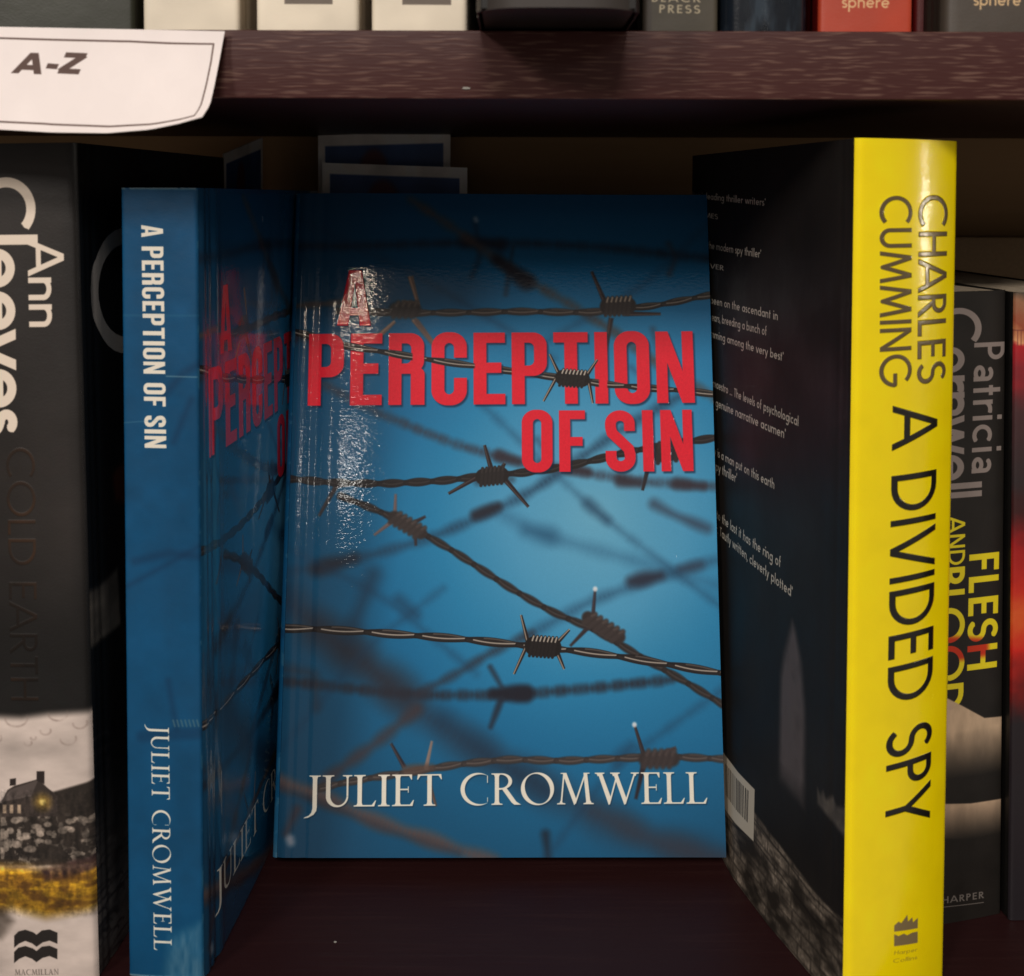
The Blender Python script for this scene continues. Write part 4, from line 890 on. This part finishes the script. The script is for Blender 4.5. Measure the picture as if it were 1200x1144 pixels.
def card(quad, Y, Ym, label):
    """a printed promotional card standing at the back: quad = its four top/bottom corners seen, border print"""
    w = 60; S = Sheet(w, 190, 5, (250, 244, 240)); M = S.layer(); S.poly(M, [(3.2, 2), (w-3.2, 2), (w-3.2, 186.5), (3.2, 186.5)], .2)
    S.ink(M, (60, 92, 150)); S.rgb *= (.8+.4*noise(S.W, S.H, 60, 3, int(abs(quad[0][0])*1000)))[..., None]
    M = S.layer(); S.ell(M, (w*.42, 178), 6.5, 7, 1.5); S.ink(M, (120, 30, 34), .7); M = S.layer(); S.ell(M, (w*.6, 170), 9, 6, 4); S.ink(M, (50, 50, 120), .6)
    m = print_mat('card_print', S.image('card_print'), rough=.5)
    p = [np.array(q) for q in quad]                       # TL, TR world; straight down to the shelf
    t = thing('promo_card', label, 'card', Matrix.Translation(Vector((p[0][0], p[0][1], 0))), 'blue promotional cards behind the books')
    o = Vector(p[0]); e = Vector(p[1]); 
    def f(u, v):
        P_ = o.lerp(e, u); return (P_.x-p[0][0], P_.y-p[0][1], .0005+(P_.z-.0005)*v)
    shell('card_sheet', f, 6, 6, .0006, m, t)
card([at(377, 192, .446), at(547, 197, .446)], 0, 0, 'blue white-bordered card, lower of two behind the middle of the shelf')
card([at(372, 160, .462), at(527, 155, .462)], 0, 0, 'blue white-bordered card behind the lower one, its top under the shelf board')
card([at(262, 182, .447), at(307, 163, .475)], 0, 0, 'narrow angled blue card with slanting white top, right of the black novel')

# ================================================================== row on the upper shelf (only its feet are in view)
def xat(px, Y): return float(at(px, 35, Y)[0])
def upper(px0, px1, Y, base, label, deco=None, rough=.4, H=.2, W=.13, rnd=.001, side=None, bulge=.0004, yaw=0, hinge=.0002, lift=.0003, grp=None, pages=None):
    x0, x1 = xat(px0, Y), xat(px1, Y); T = x1-x0; M_ = book_frame(x0, Y, ZT1+lift, yaw)
    w = T*1000; global S
    S = Sheet(w, H*1000, 8, base, plane_of(M_, (0, 0, 0), (1, 0, 0), (0, 0, 1)))
    S.rgb *= (.92+.16*noise(S.W, S.H, 90, 3, int(px0)+100))[..., None]
    if deco: deco()
    ms = print_mat('upper_spine', S.image('upper_spine_print'), rough=rough, scuff=.1)
    lin = [((c/255)/12.92 if c < 10 else ((c/255+.055)/1.055)**2.4) for c in (side or base)]
    mc = mat('upper_cover', lin, .4, .4, (60, .4, .0002))
    t = thing('paperback_book', label, 'book', M_, grp); CORE_NOW[0] = mc; build_book(t, T, W, H, ms, mc, mc, round_=rnd, bulge=bulge, hinge=hinge, pages=pages); CORE_NOW[0] = CORE
    return t
def bar(x0, x1, y0=-20, y1=6.5):
    def d_(): M = S.layer(); S.poly(M, S.L([(x0, y1), (x1, y1), (x1, y0), (x0, y0)])); S.ink(M, (104, 92, 80))
    return d_
def green(): M = S.layer(); S.line(M, S.L([(120, -4), (123, 2), (127, -4)]), .3, .1); S.ink(M, (170, 166, 140), .8)
upper(-40, 156, .307, (44, 46, 34), 'dark green book on the upper shelf above the paper label', green)
upper(166, 279, .301, (236, 224, 202), 'cream book on the upper shelf, leftmost of three, rising from the label corner', bar(214, 250, y1=1), side=(230, 216, 194))
upper(299, 419, .2955, (236, 224, 202), 'cream book on the upper shelf, middle one of three', bar(332, 388), side=(230, 216, 194))
upper(434, 546, .2955, (236, 224, 202), 'cream book on the upper shelf, beside the protruding black book', bar(470, 527), side=(230, 216, 194))
upper(556, 751, .2585, (54, 48, 44), 'wide black book on the upper shelf sticking out over the edge', None, side=(20, 17, 17), rnd=.009, bulge=.0015, W=.16, rough=.6, pages=FRONTY)
def press():
    M = S.layer(); h_ = S.P(800, 3)[1]-S.P(800, 15)[1]
    S.text(M, 'PRESS', lambda c: geo(c, .15), S.P(771, 14.5), S.P(818, 15), h_*.80, gap=.30); S.text(M, 'BLACK', lambda c: geo(c, .15), S.P(762, 1.5), S.P(818, 2), h_*.80, gap=.30); S.ink(M, (206, 192, 160), .95)
    M = S.layer(); S.poly(M, S.L([(745, -50), (762, -50), (762, 60), (745, 60)]), .3); S.ink(M, (60, 52, 48), .6)
upper(752, 840, .2960, (76, 70, 58), 'dark olive book on the upper shelf with small pale capitals near its foot', press, rough=.5)
def navy():
    Yg, Xg = np.mgrid[0:S.H, 0:S.W]; M = noise(S.W, S.H, (14, 60), 3, 5); S.ink(np.clip((M-.45)*3, 0, 1), (66, 80, 92), .6)  # upright grey-blue streaks mottled over the navy
upper(844, 946, .2960, (22, 28, 36), 'glossy navy book on the upper shelf with grey-blue streaks', navy, rough=.16, rnd=.003, bulge=.002)
def sph(x0, x1, yb):
    def d_():
        M = S.layer(); h_ = S.P(1000, 0)[1]-S.P(1000, 15)[1]; S.text(M, 'sphere', lambda c: geo(c, .13), S.P(x0, yb), S.P(x1, yb), h_, gap=.11); S.ink(M, (226, 190, 140), .95)
    return d_
upper(958, 1068, .2960, (178, 62, 36), 'orange red book on the upper shelf right of the glossy navy one', sph(985, 1040, 7.5), rough=.45, side=(110, 16, 14))
upper(1069, 1101, .311, (92, 14, 14), 'thin dark red book on the upper shelf, set back between taller neighbours', None, rough=.4)
upper(1104, 1232, .2965, (70, 62, 54), 'grey book at the right end of the upper shelf above black paperback', sph(1139, 1194, 4), rough=.45, rnd=.0025)

# ================================================================== paper label on the shelf edge
S = Sheet(110, 30, 10, (250, 240, 237))
S.rgb *= (.97+.05*noise(S.W, S.H, 160, 3, 3))[..., None]
Lo = [(-140, 33), (60, 35.5), (262, 38.5)]                   # top edge
Bo = [(-140, 150), (0, 155), (60, 158), (125, 158.5), (175, 154), (208, 147), (236, 139)]
Ro = [(262, 38.5), (256, 72), (250, 103), (245, 125), (236, 139)]
def pl(P_, t):
    q = np.array(P_, float); s_ = np.r_[0, np.cumsum(np.hypot(*np.diff(q, axis=0).T))]; s_ /= s_[-1]
    return np.array([np.interp(t, s_, q[:, 0]), np.interp(t, s_, q[:, 1])])
Le = [(-140, 33), (-140, 150)]
def coons(u, v):                                            # v: 1 top, 0 bottom
    w = 1-v; T_ = pl(Lo, u); B_ = pl(Bo, u); Lf = pl(Le, w); Rt = pl(Ro, w)
    C = (1-w)*T_+w*B_+(1-u)*Lf+u*Rt-((1-u)*(1-w)*pl(Lo, 0)+u*(1-w)*pl(Lo, 1)+(1-u)*w*pl(Bo, 0)+u*w*pl(Bo, 1))
    return C
def curlY(u, v): w = 1-v; return .2895-.010*w**1.6*(.4+.6*u)-.0015*math.sin(u*3.1)*w
lb = thing('shelf_label', 'white paper label reading A-Z, curling off the upper shelf edge', 'label')
def paper(u, v): c = coons(u, v); return at(c[0], c[1], curlY(u, v))
# print layout: search the (u, v) whose photo position is (px, py)
gu, gv = np.meshgrid(np.linspace(0, 1, 120), np.linspace(0, 1, 40)); GP = np.array([coons(a, b) for a, b in zip(gu.ravel(), gv.ravel())])
def inv(px, py):
    i = np.argmin((GP[:, 0]-px)**2+(GP[:, 1]-py)**2); u, v = gu.ravel()[i], gv.ravel()[i]
    for _ in range(6):
        c = coons(u, v); a = (coons(u+.001, v)-c)/.001; b = (coons(u, v+.001)-c)/.001
        s_ = np.linalg.solve(np.array([a, b]).T, np.array([px, py])-c); u += s_[0]; v += s_[1]
    return (u*110, v*30)
M = S.layer()
ln = [inv(*p) for p in ((-60, 46.5), (0, 48), (60, 49.5), (150, 51), (200, 53), (249, 53.5), (246, 75), (241, 100), (236, 120), (227, 137.5), (205, 143), (180, 147.5), (150, 149.5), (100, 150), (50, 148), (0, 146), (-60, 142))]
S.line(M, ln, .55, .08)
a_, z_, hy = inv(12, 88), inv(95, 90), 0
S.ink(M, (104, 84, 78))
M = S.layer(); hb = abs(inv(60, 64)[1]-inv(60, 89)[1])
for ch, x0, x1 in (('A', 16, 43), ('-', 50, 63), ('Z', 66, 91)):
    S.text(M, ch, lambda c: geo(c, .245), inv(x0, 89), inv(x1, 90), hb, slant=.0 if ch == 'A' else .0, up=(.38, 1)) 
S.ink(M, (96, 76, 70))
PAP = print_mat('label_paper', S.image('label_print'), rough=.7, fine=(900, .00001), wavy=(30, .0003), scuff=.05, spec=.3)
shell('paper_sheet', paper, 40, 16, .0002, PAP, lb)
# a chip of white on the shelf edge and crumbs on the shelf
sp = mat('pale_crumb', (.42, .40, .36), .8)
def crumb(p, r, label, seed):
    bm = bmesh.new(); bmesh.ops.create_icosphere(bm, subdivisions=2, radius=r); rg = random.Random(seed)
    for v in bm.verts: v.co *= .6+.7*rg.random(); v.co.z *= .45
    me = bpy.data.meshes.new('crumb'); bm.to_mesh(me); bm.free(); me.materials.append(sp); o = bpy.data.objects.new('crumb', me); COL.objects.link(o); o.location = p
    o['label'] = label; o['category'] = 'crumb'; return o
p = at(397, 1105, 1); dr = ray(397, 1105); t_ = -(EYE-.0003)/dr[2]; crumb((dr[0]*t_, dr[1]*t_, .0003), .00035, 'tiny pale crumb on the dark shelf in front of the blue book', 3)
c1 = crumb(tuple(at(545, 104, YF-.0005)), .0007, 'white fleck stuck on the upper shelf edge below the cream books', 5); c1.scale = (1.3, .3, .9)

for o in scene.objects:
    if o.type == 'MESH' and not o.parent and 'label' not in o: o['kind'] = 'structure'
